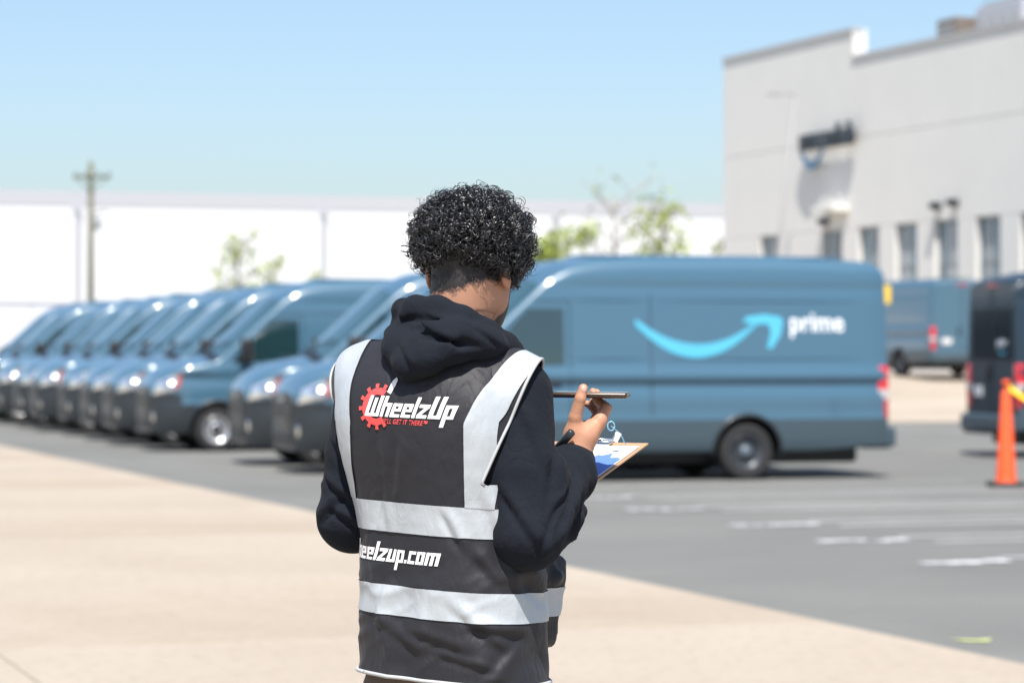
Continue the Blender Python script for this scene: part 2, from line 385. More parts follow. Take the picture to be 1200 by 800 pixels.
# ------------------------------------------------------------------ white warehouse at the back left
B0 = Vector((-28.1, 150, 0)); wh = empty("white_warehouse", B0, A_ROW)     # local x along the front (to the right), y inwards
x0, x1 = -40, 62
pan = 14.1; xx = 4.2-3*pan; k = 0
edges = [x0]
while xx < x1:
    if xx > x0: edges.append(xx)
    xx += pan
edges.append(x1)
for a, b in zip(edges[:-1], edges[1:]):
    box("wall_panel", ((a+b)/2, 0.15, 4.87), (b-a-0.02, 0.3, 9.7), 'white_wall', wh)
    box("fascia", ((a+b)/2, 0.12, 10.15), (b-a-0.02, 0.3, 0.84), 'white_trim', wh)
    box("base_course", ((a+b)/2, -0.03, 2.2), (b-a-0.02, 0.055, 0.3), 'white_trim', wh)
for e in edges[1:-1]:
    box("downspout", (e, -0.12, 4.85), (0.34, 0.22, 9.68), 'white_trim', wh)
    box("rain_head", (e, -0.16, 9.55), (0.45, 0.26, 0.3), 'white_trim', wh)
box("roof", ((x0+x1)/2, 20, 10.45), (x1-x0, 40, 0.2), 'white_wall', wh)
box("end_wall", (x1-0.16, 20, 5.0), (0.3, 39.3, 10), 'white_wall', wh)
for e in (-2.0, 26.5, 40.0):
    bm = bmesh.new(); box_bm(bm, (e, 3, 10.85), (0.9, 0.9, 0.65), None, .1); bm_obj("roof_vent", bm, 'chrome', wh)
tag(wh, "long low white warehouse across the background left of the grey building", "building")
# low white wall before it at far left
lw = empty("boundary_wall", (-23.5, 122, 0), A_ROW)
for k in range(9): box("wall_block", (-16+4.0*k, 0, 1.9), (3.97, .25, 3.8), 'white_wall', lw); 
for k in range(9): box("coping", (-16+4.0*k, 0, 3.85), (3.98, .35, .1), 'white_trim', lw)
tag(lw, "low white boundary wall behind the far end of the van row", "wall")

# utility pole with cross-arm
up_ = empty("utility_pole", (-21.6, 140, 0))
tube("pole", [(0, 0, 0), (0, 0, 6), (0, 0, 11.4)], [.19, .165, .13], 'timber', up_, 10)
box("cross_arm", (0.08, -.16, 10.6), (1.9, .12, .14), 'timber', up_)
tube("brace", [(-.75, -.16, 10.55), (0, -.16, 9.9)], .03, 'timber', up_); tube("brace", [(.9, -.16, 10.55), (0, -.16, 9.9)], .03, 'timber', up_)
for x in (-.75, -.25, .45, .95): lathe("insulator", [(0.0, 0), (.05, 0), (.07, .08), (.05, .16), (0.0, .2)], 'sign_dark', up_, 8, 'z').location = (x, -.16, 10.68)
tube("side_arm", [(.1, 0, 8.7), (.85, -.05, 8.9)], .04, 'timber', up_)
lathe("transformer", [(0, 0), (.2, 0), (.22, .1), (.22, .65), (.18, .72), (0, .74)], 'steel', up_, 12, 'z').location = (.35, -.05, 7.9)
tag(up_, "wooden utility pole with a cross-arm standing before the white warehouse", "utility pole")

# ------------------------------------------------------------------ trees
def tree(loc, h, crown_r, crown_z, nleaf, leaf_m, bark_m, label, leaf=0.18, seed=0, blobs=7, limbs=9):
    r = random.Random(seed); t = empty("tree", loc)
    V_, F_ = [], []
    def add(v, f):
        o = len(V_); V_.extend(v); F_.extend([tuple(i+o for i in q) for q in f])
    lean = Vector((r.uniform(-.3, .3), r.uniform(-.3, .3), 0))
    trunk = [Vector((0, 0, 0)), lean*.3+Vector((0, 0, h*.35)), lean+Vector((0, 0, h*.7)), lean*1.2+Vector((0, 0, h*.97))]
    add(*tube_data(trunk, [h*.02, h*.015, h*.009, h*.003], 7))
    tips = []
    for k in range(limbs):
        f = .35+.6*k/limbs; a = 2.4*k+r.random(); st = trunk[1].lerp(trunk[3], (f-.35)/.62)
        ln = crown_r*(.6+.5*r.random())*(1.05-.5*f); en = st+Vector((math.cos(a)*ln, math.sin(a)*ln, ln*.75))
        mid = st.lerp(en, .5)+Vector((r.uniform(-.2, .2), r.uniform(-.2, .2), .1)); add(*tube_data([st, mid, en], [h*.007, h*.005, h*.002], 5))
        tips.append(en)
        for q in range(5):
            s2 = st.lerp(en, .4+.12*q); e2 = s2+Vector((r.uniform(-1, 1), r.uniform(-1, 1), r.uniform(.2, 1)))*crown_r*.35
            add(*tube_data([s2, e2], [h*.003, h*.001], 4)); tips.append(e2)
    mesh_obj("trunk", V_, F_, bark_m, t)
    if nleaf:
        lv, lf = [], []
        for k in range(nleaf):
            c = tips[r.randrange(len(tips))]; p = c+Vector((r.gauss(0, 1), r.gauss(0, 1), r.gauss(0, .8)))*crown_r*.2
            if p.z < crown_z or (p-c).length > crown_r*.42: continue
            a = Vector((r.gauss(0, 1), r.gauss(0, 1), r.gauss(0, 1))).normalized(); b = a.cross(Vector((r.gauss(0, 1), r.gauss(0, 1), r.gauss(0, 1)))).normalized()
            s = leaf*(.6+.8*r.random()); o = len(lv)
            lv += [p-a*s, p+b*s*.5, p+a*s, p-b*s*.5]; lf.append((o, o+1, o+2, o+3))
        cr = mesh_obj("crown", lv, lf, leaf_m, t)
    tag(t, label, "tree"); return t
tree((-12.9, 130, 0), 7.0, 1.9, 3.4, 420, 'leaf', 'bark', "sparse young green tree above the middle of the van row", .17, 3)
tree((-11.6, 131, 0), 6.3, 1.0, 3.4, 230, 'leaf', 'bark', "slim young tree just right of the sparse green tree", .16, 5)
tree((-9.4, 130, 0), 5.8, .7, 3.4, 90, 'leaf', 'bark', "tiny leafy sapling top just above the vans left of the person", .15, 8)
tree((2.1, 128, 0), 6.8, 1.9, 3.0, 1500, 'leaf', 'bark', "dense bright green tree right beside the person's hair", .2, 11)
tree((5.0, 134, 0), 9.6, 2.6, 3.0, 60, 'leaf_pale', 'twig', "tall bare grey tree between the two green trees", .15, 17, limbs=14)
tree((7.4, 130, 0), 8.6, 2.3, 3.0, 480, 'leaf', 'bark', "loose yellow green tree left of the grey building's corner", .2, 21)
tree((9.4, 127, 0), 7.0, 1.0, 3.5, 200, 'leaf_pale', 'bark', "thin pale tree touching the grey building's left corner", .16, 27)
tree((14.3, 86.0, .93), 3.2, .38, 1.5, 120, 'leaf', 'bark', "little green tree before the fourth tall window", .13, 31)
# ------------------------------------------------------------------ delivery van (local x forward, origin on the ground at mid-length)
def lerp_tab(tab, x):
    if x <= tab[0][0]: return tab[0][1]
    for (a, va), (b, vb) in zip(tab[:-1], tab[1:]):
        if x <= b: return va+(vb-va)*(x-a)/(b-a)
    return tab[-1][1]
def smooth_tab(tab):
    xs_ = np.array([t[0] for t in tab]); ys_ = np.array([t[1] for t in tab])
    g_ = np.arange(xs_[0]-.3, xs_[-1]+.3, .005); v = np.interp(g_, xs_, ys_)
    k = np.ones(13)/13; pad = np.pad(v, 6, mode='edge'); v2 = np.convolve(np.convolve(pad, k, 'valid'), [1.0], 'same')
    return lambda x: float(np.interp(x, g_, v2))
ZTOP = smooth_tab([(-3.35, 2.64), (-3.28, 2.71), (-3.1, 2.75), (-2, 2.785), (0, 2.78), (.55, 2.75), (.9, 2.66), (1.2, 2.48), (2.3, 1.49), (2.42, 1.45), (2.8, 1.40), (3.05, 1.33), (3.2, 1.24), (3.3, 1.12), (3.35, 1.0)])
BASEY = smooth_tab([(.2, .93), (.34, .99), (.42, 1.025), (.76, 1.04), (.785, 1.028), (.95, 1.032), (1.05, 1.03), (1.16, 1.0), (1.21, .996), (1.25, 1.04), (1.30, 1.044), (1.35, 1.03), (1.42, 1.0), (1.6, .992), (2.34, .935), (2.38, .918), (2.42, .918), (2.46, .925), (2.8, .88)])
XF = smooth_tab([(-3.35, .945), (-3.27, .972), (-3.1, .988), (-2.5, 1.0), (2.0, 1.0), (2.5, .985), (2.85, .955), (3.05, .90), (3.2, .82), (3.29, .72), (3.35, .6)])
ZB = lambda x: lerp_tab([(-3.35, .43), (-2.9, .40), (-2.4, .36), (2.6, .36), (2.9, .28), (3.35, .30)], x)
RC = lambda x: lerp_tab([(-3.35, .16), (-3, .2), (.6, .22), (1.1, .13), (2.3, .09), (2.7, .12), (3.35, .1)], x)
def side_y(x, z): return BASEY(z)*XF(x)
CR = lambda x: lerp_tab([(-3.35, .03), (.6, .04), (1.2, .10), (2.3, .10), (3.35, .05)], x)
def top_z(x, y):
    H = ZTOP(x); r = RC(x); ym = side_y(x, H-r)-r
    return H+CR(x)*(1-min(1, (y/ym)**2)) if abs(y) < ym else H
ZL = [0, .03, .07, .12, .158, .165, .172, .176, .22, .27, .32, .36, .39, .42, .45, .48, .53, .6, .68, .76, .84, .9, .93, .95, .97, 1.0]
def van_ring(x):
    H, r, zb = ZTOP(x), RC(x), ZB(x); zc = H-r; pts = []
    # side levels: sharp lines kept at true heights where the body is tall
    lv = [zb+(min(zc, .76)-zb)*f for f in (0, .15, .4, .7, 1)]
    if zc > .8: 
        up = [.785, .9, 1.0, 1.05, 1.1, 1.14, 1.18, 1.2, 1.22, 1.25, 1.28, 1.34, 1.38, 1.42, 1.5, 1.6, 1.8, 2.0, 2.2, 2.32, 2.36, 2.39, 2.42, 2.46, 2.5, 2.56]
        s = min(1.0, (zc-.76)/(2.56-.76)) if zc < 2.56 else 1.0
        lv += [.76+(u-.76)*s for u in up]
    for z in lv: pts.append((side_y(x, z), z))
    ym = side_y(x, zc)
    for k in range(1, 7):
        f = k/6*math.pi/2; pts.append((ym-r+r*math.cos(f), zc+r*math.sin(f)))
    c = CR(x)
    for k in range(1, 6):
        y = (ym-r)*(1-k/5); pts.append((y, H+c*(1-(y/(ym-r))**2)))
    return pts
def side_patch(name, quad, m, parent, sgn=1, nu=8, nv=6, off=.006, bulge=0.0):
    (a, b, c_, d) = quad; vs_, fs = [], []
    for i in range(nu+1):
        for j in range(nv+1):
            u, w = i/nu, j/nv
            x = (a[0]*(1-u)+b[0]*u)*(1-w)+(d[0]*(1-u)+c_[0]*u)*w; z = (a[1]*(1-u)+b[1]*u)*(1-w)+(d[1]*(1-u)+c_[1]*u)*w
            e = 16*u*(1-u)*w*(1-w)
            nx = -(side_y(x+.01, z)-side_y(x-.01, z))/.02; k = off+bulge*e**.6; nn = math.hypot(1, nx)
            vs_.append((x+nx/nn*k, sgn*(side_y(x, z)+k/nn), z))
    for i in range(nu):
        for j in range(nv):
            q = (i*(nv+1)+j, (i+1)*(nv+1)+j, (i+1)*(nv+1)+j+1, i*(nv+1)+j+1); fs.append(q if sgn < 0 else q[::-1])
    return mesh_obj(name, vs_, fs, m, parent, True)

RA, FA = -1.42, 2.33     # axles
def build_van():
    t = empty("delivery_van")
    sx = [-3.35, -3.33, -3.3, -3.26, -3.2, -3.1, -2.9, -2.6, -2.3, -2.0, -1.7, -1.4, -1.1, -.8, -.5, -.2, .1, .35, .55, .7, .85, 1.0, 1.1, 1.2, 1.35, 1.5, 1.65, 1.8, 1.95, 2.1, 2.2, 2.3, 2.36, 2.42, 2.5, 2.6, 2.7, 2.8, 2.9, 2.98, 3.05, 3.12, 3.18, 3.23, 3.27, 3.3, 3.33, 3.35]
    rings = [van_ring(x) for x in sx]; n = len(rings[0])
    bm = bmesh.new(); R_ = []
    for x, rg in zip(sx, rings):
        left = [bm.verts.new((x, y, z)) for y, z in rg]                       # +y is the driver's side
        right = [bm.verts.new((x, -y, z)) for y, z in rg[:-1]]
        R_.append(left+right[::-1])
    m_ = len(R_[0]); lay = []
    for i in range(len(sx)-1):
        for k in range(m_):
            k2 = (k+1) % m_; bm.faces.new((R_[i][k], R_[i+1][k], R_[i+1][k2], R_[i][k2]))
    bm.faces.new(R_[0]); bm.faces.new(R_[-1][::-1])
    bmesh.ops.recalc_face_normals(bm, faces=bm.faces)
    tmp = bm_obj("tmp", bm, 'van_paint'); tmp.data.materials.append(M['cladding']); tmp.data.materials.append(M['black'])
    for ax in (RA, FA):
        for s in (-1, 1):
            v, f = lathe_data([(.44, s*.62), (.44, s*1.3)], 40, 'y')
            v = [(a+ax, b, c+.36) for a, b, c in v]; f = f+[tuple(range(40)), tuple(range(79, 39, -1))]
            cut = mesh_obj("cut", v, f, 'black'); cb = bmesh.new(); cb.from_mesh(cut.data); bmesh.ops.recalc_face_normals(cb, faces=cb.faces); cb.to_mesh(cut.data); cb.free()
            md = tmp.modifiers.new("b", 'BOOLEAN'); md.operation = 'DIFFERENCE'; md.object = cut; md.solver = 'EXACT'
            dg = bpy.context.evaluated_depsgraph_get(); me = bpy.data.meshes.new_from_object(tmp.evaluated_get(dg))
            tmp.modifiers.clear(); tmp.data = me; bpy.data.objects.remove(cut)
    def sub(name, keep, m, smooth=True):
        b = bmesh.new(); b.from_mesh(tmp.data)
        kill = [f for f in b.faces if not keep(f)]
        bmesh.ops.delete(b, geom=kill, context='FACES')
        me = bpy.data.meshes.new(name); b.to_mesh(me); b.free(); me.materials.clear(); me.materials.append(M[m])
        for p in me.polygons: p.material_index = 0; p.use_smooth = smooth
        me.set_sharp_from_angle(angle=math.radians(38))
        return link(bpy.data.objects.new(name, me), t)
    def inwell(f):
        c = f.calc_center_median()
        return abs(c.y) < 1.0 and any(math.hypot(c.x-ax, c.z-.36) < .4405 for ax in (RA, FA)) and abs(c.y) >= .6 and abs(f.normal.x)+abs(f.normal.z)+abs(f.normal.y) > 0 and (abs(c.y) < .63 or math.hypot(c.x-RA, c.z-.36) < .442 and abs(f.normal.y) < .3 or math.hypot(c.x-FA, c.z-.36) < .442 and abs(f.normal.y) < .3)
    def dark(f):
        c = f.calc_center_median()
        return (c.z < .762) or (c.x > 2.9 and c.z < .93)
    sub("body", lambda f: not inwell(f) and not dark(f), 'van_paint')
    sub("side_cladding", lambda f: dark(f) and not inwell(f) and f.calc_center_median().x < 2.55, 'sill')
    sub("front_bumper", lambda f: dark(f) and not inwell(f) and f.calc_center_median().x >= 2.55, 'cladding')
    for ax in (RA, FA):
        for s in (-1, 1): sub("wheel_well", lambda f: inwell(f) and abs(f.calc_center_median().x-ax) < .6 and f.calc_center_median().y*s > 0, 'black')
    bpy.data.objects.remove(tmp)
    # windscreen
    vs_, fs = [], []; NU, NV = 14, 16
    for i in range(NU+1):
        x = 1.27+(2.27-1.27)*i/NU; r = RC(x); ym = side_y(x, ZTOP(x)-r)-r*.72
        for j in range(NV+1):
            y = -ym+2*ym*j/NV; vs_.append((x+.005, y, top_z(x, y)+.009))
    for i in range(NU):
        for j in range(NV):
            fs.append((i*(NV+1)+j, (i+1)*(NV+1)+j, (i+1)*(NV+1)+j+1, i*(NV+1)+j+1))
    ws = mesh_obj("windscreen", vs_, fs, 'wglass', t, True)
    for s in (-1, 1):
        tube("wiper", [(2.3, s*.15, 1.62), (2.2, s*.2+.1, 1.72), (2.08, s*.2+.55*(1 if s > 0 else -.6), 1.78)], .012, 'black', ws, 5)
    vs_, fs = [], []                                   # black cowl at the foot of the windscreen
    for i in range(4):
        x = 2.285+.14*i/3; ym = side_y(x, ZTOP(x)-RC(x))-.08
        for j in range(9):
            y = -ym+2*ym*j/8; vs_.append((x, y, top_z(x, y)+.006))
    for i in range(3):
        for j in range(8): fs.append((i*9+j, (i+1)*9+j, (i+1)*9+j+1, i*9+j+1))
    mesh_obj("cowl", vs_, fs, 'black', t, True)
    for s in (-1, 1):
        side_patch("side_window", [(2.1, 1.44), (.98, 1.44), (.98, 2.13), (1.44, 2.13)], 'vglass', t, s, 10, 8, .006)
        for (xa, xb) in ((.40, .41), (2.12, 2.13)): pass
        # door gaps
        for (a, b) in (((.9, .6), (.9, 2.22)), ((-.15, .8), (-.15, 2.3)), ((.9, 2.22), (1.35, 2.22))):
            w = .012
            if a[0] == b[0]: q = [(a[0]-w/2, a[1]), (a[0]+w/2, a[1]), (b[0]+w/2, b[1]), (b[0]-w/2, b[1])]
            else: q = [(a[0], a[1]-w/2), (b[0], b[1]-w/2), (b[0], b[1]+w/2), (a[0], a[1]+w/2)]
            side_patch("door_gap", q, 'black', t, s, 2 if a[0] == b[0] else 6, 14 if a[0] == b[0] else 2, .003)
        bm = bmesh.new(); box_bm(bm, (1.12, s*(side_y(1.1, 1.2)+.02), 1.22), (.2, .035, .045), None, .012); bm_obj("door_handle", bm, 'black', t)
        h = side_patch("headlight", [(3.315, .92), (3.02, .98), (2.93, 1.27), (3.27, 1.12)], 'lamp', t, s, 16, 8, .008, .012)
        hx, hz = 3.10, 1.085; sy = side_y(hx, hz); axv = Vector((.40, .80*s, .44)).normalized(); e1 = axv.cross(Vector((0, 0, 1))).normalized(); e2 = axv.cross(e1); RS, vv, ff3 = .24, [], []
        cen = Vector((hx, s*(sy+.042), hz))-axv*(RS-.022)
        for a_ in range(8):
            for b_ in range(20):
                th, ph_ = math.radians(.3+3.4*a_), 2*math.pi*b_/20; vv.append(cen+(axv*math.cos(th)+(e1*math.cos(ph_)+e2*math.sin(ph_)*.8)*math.sin(th))*RS)
                if a_: ff3.append(((a_-1)*20+b_, (a_-1)*20+(b_+1) % 20, a_*20+(b_+1) % 20, a_*20+b_))
        mesh_obj("reflector", vv, ff3, 'chrome', h, True)
        side_patch("marker_lens", [(3.01, 1.0), (2.93, 1.04), (2.875, 1.27), (2.93, 1.255)], 'amber', t, s, 6, 6, .01, .012)
        bm = bmesh.new(); box_bm(bm, (3.19, s*.66, .56), (.24, .22, .2), Matrix.Rotation(-s*.6, 3, 'Z'), .05); bm_obj("fog_lamp_housing", bm, 'chrome', t)
        # mirror
        bm = bmesh.new(); box_bm(bm, (1.9, s*1.21, 1.62), (.17, .2, .40), Matrix.Rotation(0, 3, 'Z'), .05)
        mr = bm_obj("mirror", bm, 'black', t, True)
        bm = bmesh.new(); box_bm(bm, (1.808, s*1.21, 1.62), (.012, .16, .33), None, .004); bm_obj("mirror_glass", bm, 'chrome', mr)
        tube("mirror_arm", [(1.93, s*1.0, 1.45), (1.92, s*1.16, 1.47)], .045, 'black', mr)
        # tail light
        bm = bmesh.new(); box_bm(bm, (-3.285, s*.918, 1.08), (.15, .15, .68), None, .03); tl = bm_obj("tail_light", bm, 'red_lens', t, True)
        bm = bmesh.new(); box_bm(bm, (-3.286, s*.919, 1.06), (.152, .155, .13), None, .01); bm_obj("reversing_lens", bm, 'clear_lens', tl)
        # arch lip
        for ax in (RA, FA):
            pts = []
            for k in range(19):
                th = math.radians(-8+196*k/18); x = ax+.455*math.cos(th); z = .36+.455*math.sin(th)
                pts.append((x, s*(side_y(x, max(.35, z))+.004), z))
            tube("arch_lip", pts, .026, 'cladding', t, 6)
        # panel swage on the cargo side
        for (xa, xb) in ((-2.95, -.2), (-.1, .88)):
            for z in (1.52, 2.24):
                side_patch("swage_line", [(xb, z-.008), (xa, z-.008), (xa, z+.008), (xb, z+.008)], 'van_paint', t, s, 12, 4, .001, .012)
    # front: grille and number plate, bumper step
    bm = bmesh.new(); box_bm(bm, (3.345, 0, .84), (.05, 1.16, .2), None, .02); gr = bm_obj("grille", bm, 'black', t)
    for k in range(3): 
        bm = bmesh.new(); box_bm(bm, (3.372, 0, .78+.06*k), (.012, 1.05, .018)); bm_obj("grille_bar", bm, 'cladding', gr)
    bm = bmesh.new(); box_bm(bm, (3.33, 0, .45), (.09, 1.0, .16), None, .02); bm_obj("air_intake", bm, 'black', t)
    bm = bmesh.new(); box_bm(bm, (3.375, 0, .97), (.02, .2, .07), None, .008); bm_obj("badge", bm, 'chrome', t)
    # rear doors: windows, gap, handle, plate, bumper
    for s in (-1, 1):
        bm = bmesh.new(); box_bm(bm, (-3.352, s*.40, 1.88), (.012, .72, .78), None, .004); bm_obj("rear_window", bm, 'tint', t)
        bm = bmesh.new(); box_bm(bm, (-3.352, s*.45, 1.06), (.01, .7, .5), None, .004); bm_obj("door_panel", bm, 'van_paint', t)
    bm = bmesh.new(); box_bm(bm, (-3.353, 0, 1.55), (.012, .014, 2.1)); bm_obj("door_gap", bm, 'black', t)
    bm = bmesh.new(); box_bm(bm, (-3.37, .12, 1.28), (.05, .06, .22), None, .015); bm_obj("door_handle", bm, 'black', t)
    bm = bmesh.new(); box_bm(bm, (-3.365, .5, 1.0), (.012, .31, .16), None, .004); bm_obj("licence_plate", bm, 'plate', t)
    bm = bmesh.new(); box_bm(bm, (-3.38, 0, .52), (.22, 1.9, .26), None, .05); bm_obj("rear_bumper", bm, 'sill', t)
    bm = bmesh.new(); box_bm(bm, (-3.46, 0, .38), (.34, .9, .05), None, .01); bm_obj("tow_step", bm, 'black', t)
    bm = bmesh.new(); box_bm(bm, (-3.345, 0, 2.62), (.03, .34, .04), None, .008); bm_obj("brake_lamp", bm, 'red_lens', t)
    for k in range(7):
        y = -.6+.2*k; vs_ = []
        bm = bmesh.new(); box_bm(bm, (-1.2, y, top_z(-1.2, y)+.0), (3.4, .05, .02), None, .008); bm_obj("roof_rib", bm, 'van_paint', t)
    bm = bmesh.new(); box_bm(bm, (-.3, 0, .3), (5.6, 1.2, .22), None, .05); bm_obj("chassis", bm, 'black', t)
    # wheels
    def wheel(ax, s, rim_m):
        w = lathe("wheel", [(.21, -.09), (.30, -.115), (.338, -.105), (.352, -.07), (.354, 0), (.352, .07), (.338, .105), (.30, .115), (.215, .09)], 'rubber', t, 40)
        w.location = (ax, s*.9, .354)
        lathe("rim", [(.0, .03), (.06, .045), (.075, .06), (.10, .06), (.12, .03), (.17, .055), (.195, .075), (.205, .095), (.218, .1), (.222, .08), (.222, -.08)] if s > 0 else [(a, -b) for a, b in ((.0, .03), (.06, .045), (.075, .06), (.10, .06), (.12, .03), (.17, .055), (.195, .075), (.205, .095), (.218, .1), (.222, .08), (.222, -.08))], rim_m, w, 32)
        lathe("hub", [(0, s*.1), (.05, s*.098), (.07, s*.085), (.078, s*.04)], 'hub' if rim_m == 'rim_dark' else 'black', w, 20)
        for k in range(10):
            a = 2*math.pi*k/10; bm = bmesh.new(); box_bm(bm, (.145*math.cos(a), s*.052, .145*math.sin(a)), (.035, .012, .035), None, .004); bm_obj("rim_slot", bm, 'black', w)
    for ax in (RA, FA):
        for s in (-1, 1): wheel(ax, s, 'rim_silver')
    # side lettering and smile: flat vinyl lying on the panel
    for s in (1, -1):
        d = -1 if s > 0 else 1         # reading direction along local x
        me = text_mesh("prime", .36, .007, 0, 0, 'CENTER')
        xs_ = [v.co.x for v in me.vertices]; cx = (min(xs_)+max(xs_))/2; sc = .73/(max(xs_)-min(xs_))
        for v in me.vertices:
            X = -2.38+d*(v.co.x-cx)*sc if s > 0 else .35+(v.co.x-cx)*sc; Z = 1.86+v.co.y*.95
            v.co = (X, s*(side_y(X, Z)+.008), Z)
        me.materials.append(M['logo_white']); link(bpy.data.objects.new("lettering", me), t)
        lo3, up3 = crescent((0, .0), (1.62, .0), .36, .17, 28)
        x_start = .05 if s > 0 else -2.0
        def pos(px, pz):
            X = x_start+d*px; Z = 1.97+pz
            return (X, s*(side_y(X, Z)+.008), Z)
        vs_ = [pos(*p) for p in lo3]+[pos(*p) for p in up3]; nn = len(lo3)
        fs = [(i, i+1, nn+i+1, nn+i) for i in range(nn-1)]
        arrow = [(1.42, .0), (1.48, .07), (1.72, .1), (1.93, .07), (1.97, .02), (1.93, -.16), (1.81, -.33), (1.74, -.33), (1.80, -.12), (1.76, -.02), (1.62, -.03)]
        b0 = len(vs_); vs_ += [pos(*p) for p in arrow]; fs.append(tuple(range(b0, b0+len(arrow))))
        mesh_obj("smile_arrow", vs_, fs, 'logo_blue', t)
    # rear decal
    me = text_mesh("prime", .16, .008, 0, 0, 'CENTER')
    for v in me.vertices: v.co = (-3.362, -.42-v.co.x, 1.70+v.co.y)
    me.materials.append(M['logo_white']); link(bpy.data.objects.new("rear_lettering", me), t)
    lo3, up3 = crescent((-.17, .0), (.2, .0), .06, .035, 12); nn = len(lo3)
    mesh_obj("rear_smile", [(-3.362, -.42-a, 1.64+b) for a, b in lo3+up3], [(i, i+1, nn+i+1, nn+i) for i in range(nn-1)], 'logo_blue', t)
    return t
proto = build_van()
def place_van(o, front, ang, z=0.0):
    """front: ground point under the middle of the nose; ang: heading"""
    h = Vector((math.cos(ang), math.sin(ang), 0)); o.location = Vector(front)-h*3.35+Vector((0, 0, z)); o.rotation_euler = (0, 0, ang)
HEAD = math.pi+math.radians(17)
GR = "blue-grey vans parked in the long row"
# measured nose positions (offset along the row in slots, set-back from a straight line)
row = [(0, .0), (1, .18), (2, .12), (4, .30), (5, .32), (6, .2), (7, .12), (8, .2), (9, .1), (10, .1), (11, .3), (12, .25)]
names = {0: "side-on blue van with blue smile and white lettering, nearest of the row", 1: "blue van just left of the person, its windscreen partly hidden by him",
         2: "second blue van left of the person, right of the empty stall", 4: "blue van left of the empty stall with door window and silver wheel showing",
         5: "first blue van left of the one with the silver wheel", 6: "second blue van left of the one with the silver wheel",
         7: "third blue van left of the one with the silver wheel", 8: "fourth blue van left of the one with the silver wheel",
         9: "fifth blue van left of the one with the silver wheel", 10: "sixth blue van left of the one with the silver wheel",
         11: "second blue van from the far left end of the row", 12: "blue van at the far left end of the row"}
h0 = Vector((math.cos(HEAD), math.sin(HEAD), 0)); side0 = Vector((-h0.y, h0.x, 0))
wheel_ref = Vector((2.906, 34.2, 0))                       # near rear wheel of the side-on van
mid0 = wheel_ref-side0*.9*(1 if side0.y < 0 else -1)
base_front = mid0+h0*(FA+1.02-RA)
rowdir = Vector((-.327, .945, 0))
vans = {}
for i, (slot, fwd) in enumerate(row):
    o = proto if i == 0 else copy_tree(proto)
    place_van(o, base_front+rowdir*2.92*slot+h0*fwd, HEAD+math.radians(rng.uniform(-1.3, 1.3) if i else 0))
    tag(o, names[slot], "van", GR); vans[slot] = o
for ch in vans[0].children:                                # the side-on van has dark wheels behind
    if ch.name.startswith("wheel") and "well" not in ch.name:
        for q in ch.children:
            if q.name.startswith("rim") and "slot" not in q.name: q.data = q.data.copy(); q.data.materials[0] = M['rim_dark']
            if q.name.startswith("hub"): q.data = q.data.copy(); q.data.materials[0] = M['hub']
eu = copy_tree(proto); ang = math.atan2(U.y, U.x)
hE = Vector((math.cos(ang), math.sin(ang), 0)); rearL = Vector((11.97, 78.0, 0)); cE = rearL+V*1.0
place_van(eu, cE+hE*6.7, ang, .93); 
for ch in list(eu.children):
    if ch.name.split('.')[0] in ("smile_arrow", "lettering", "rear_window", "rear_smile", "rear_lettering"): bpy.data.objects.remove(ch)
tag(eu, "dark van seen from behind beyond the side-on van, by the grey building", "van")
angF = math.radians(13); hF = Vector((math.cos(angF), math.sin(angF), 0)); lF = Vector((-hF.y, hF.x, 0))
ff_ = copy_tree(proto); nearc = Vector((7.60, 41.0, 0)); place_van(ff_, nearc+lF*1.0+hF*6.7, angF); 
for ch in ff_.children:
    if ch.name.split('.')[0] in ("body", "door_panel"): ch.data = ch.data.copy(); ch.data.materials[0] = M['shaded_paint']  # rear doors' shade painted in, over the whole body
tag(ff_, "van cut off by the right edge, its dark rear doors showing", "van")

# ------------------------------------------------------------------ tall orange cone with tape
cx, cy = (1179-600)/3200*32.4, 32.4
cn = empty("traffic_cone", (cx, cy, 0))
bm = bmesh.new(); box_bm(bm, (0, 0, .03), (.42, .42, .06), None, .02); bm_obj("base", bm, 'cone_base', cn)
lathe("cone_body", [(.135, .055), (.125, .08), (.115, .12), (.055, 1.12), (.045, 1.14)], 'cone', cn, 28, 'z')
lathe("handle", [(.045, 1.13), (.022, 1.15), (.022, 1.2), (.05, 1.215), (.05, 1.25), (.02, 1.262), (0, 1.263)], 'cone', cn, 20, 'z')
tag(cn, "tall narrow orange cone on a black base by the right edge", "cone")
# tape: a twisted strip from the cone's neck sagging to the right
vs_, fs = [], []
a, b = Vector((cx+.03, cy-.03, 1.18)), Vector((cx+3.4, cy-.4, 1.15))
for i in range(33):
    t = i/32; p = a.lerp(b, t)-Vector((0, 0, .75*4*t*(1-t)*.85)); tw = .35+2.6*t+.3*math.sin(9*t)
    d = Vector((0, math.sin(tw), math.cos(tw)))*.038; vs_ += [p-d, p+d]
    if i: fs.append((2*i-2, 2*i-1, 2*i+1, 2*i))
o = mesh_obj("barrier_tape", vs_, fs, 'tape', None, True); tag(o, "yellow barrier tape tied to the orange cone's top", "tape")
# second cone holding the other end, outside the picture
cn2 = copy_tree(cn); cn2.location = (cx+3.4, cy-.4, 0); cn2["label"] = "orange cone beyond the right edge holding the tape's other end"
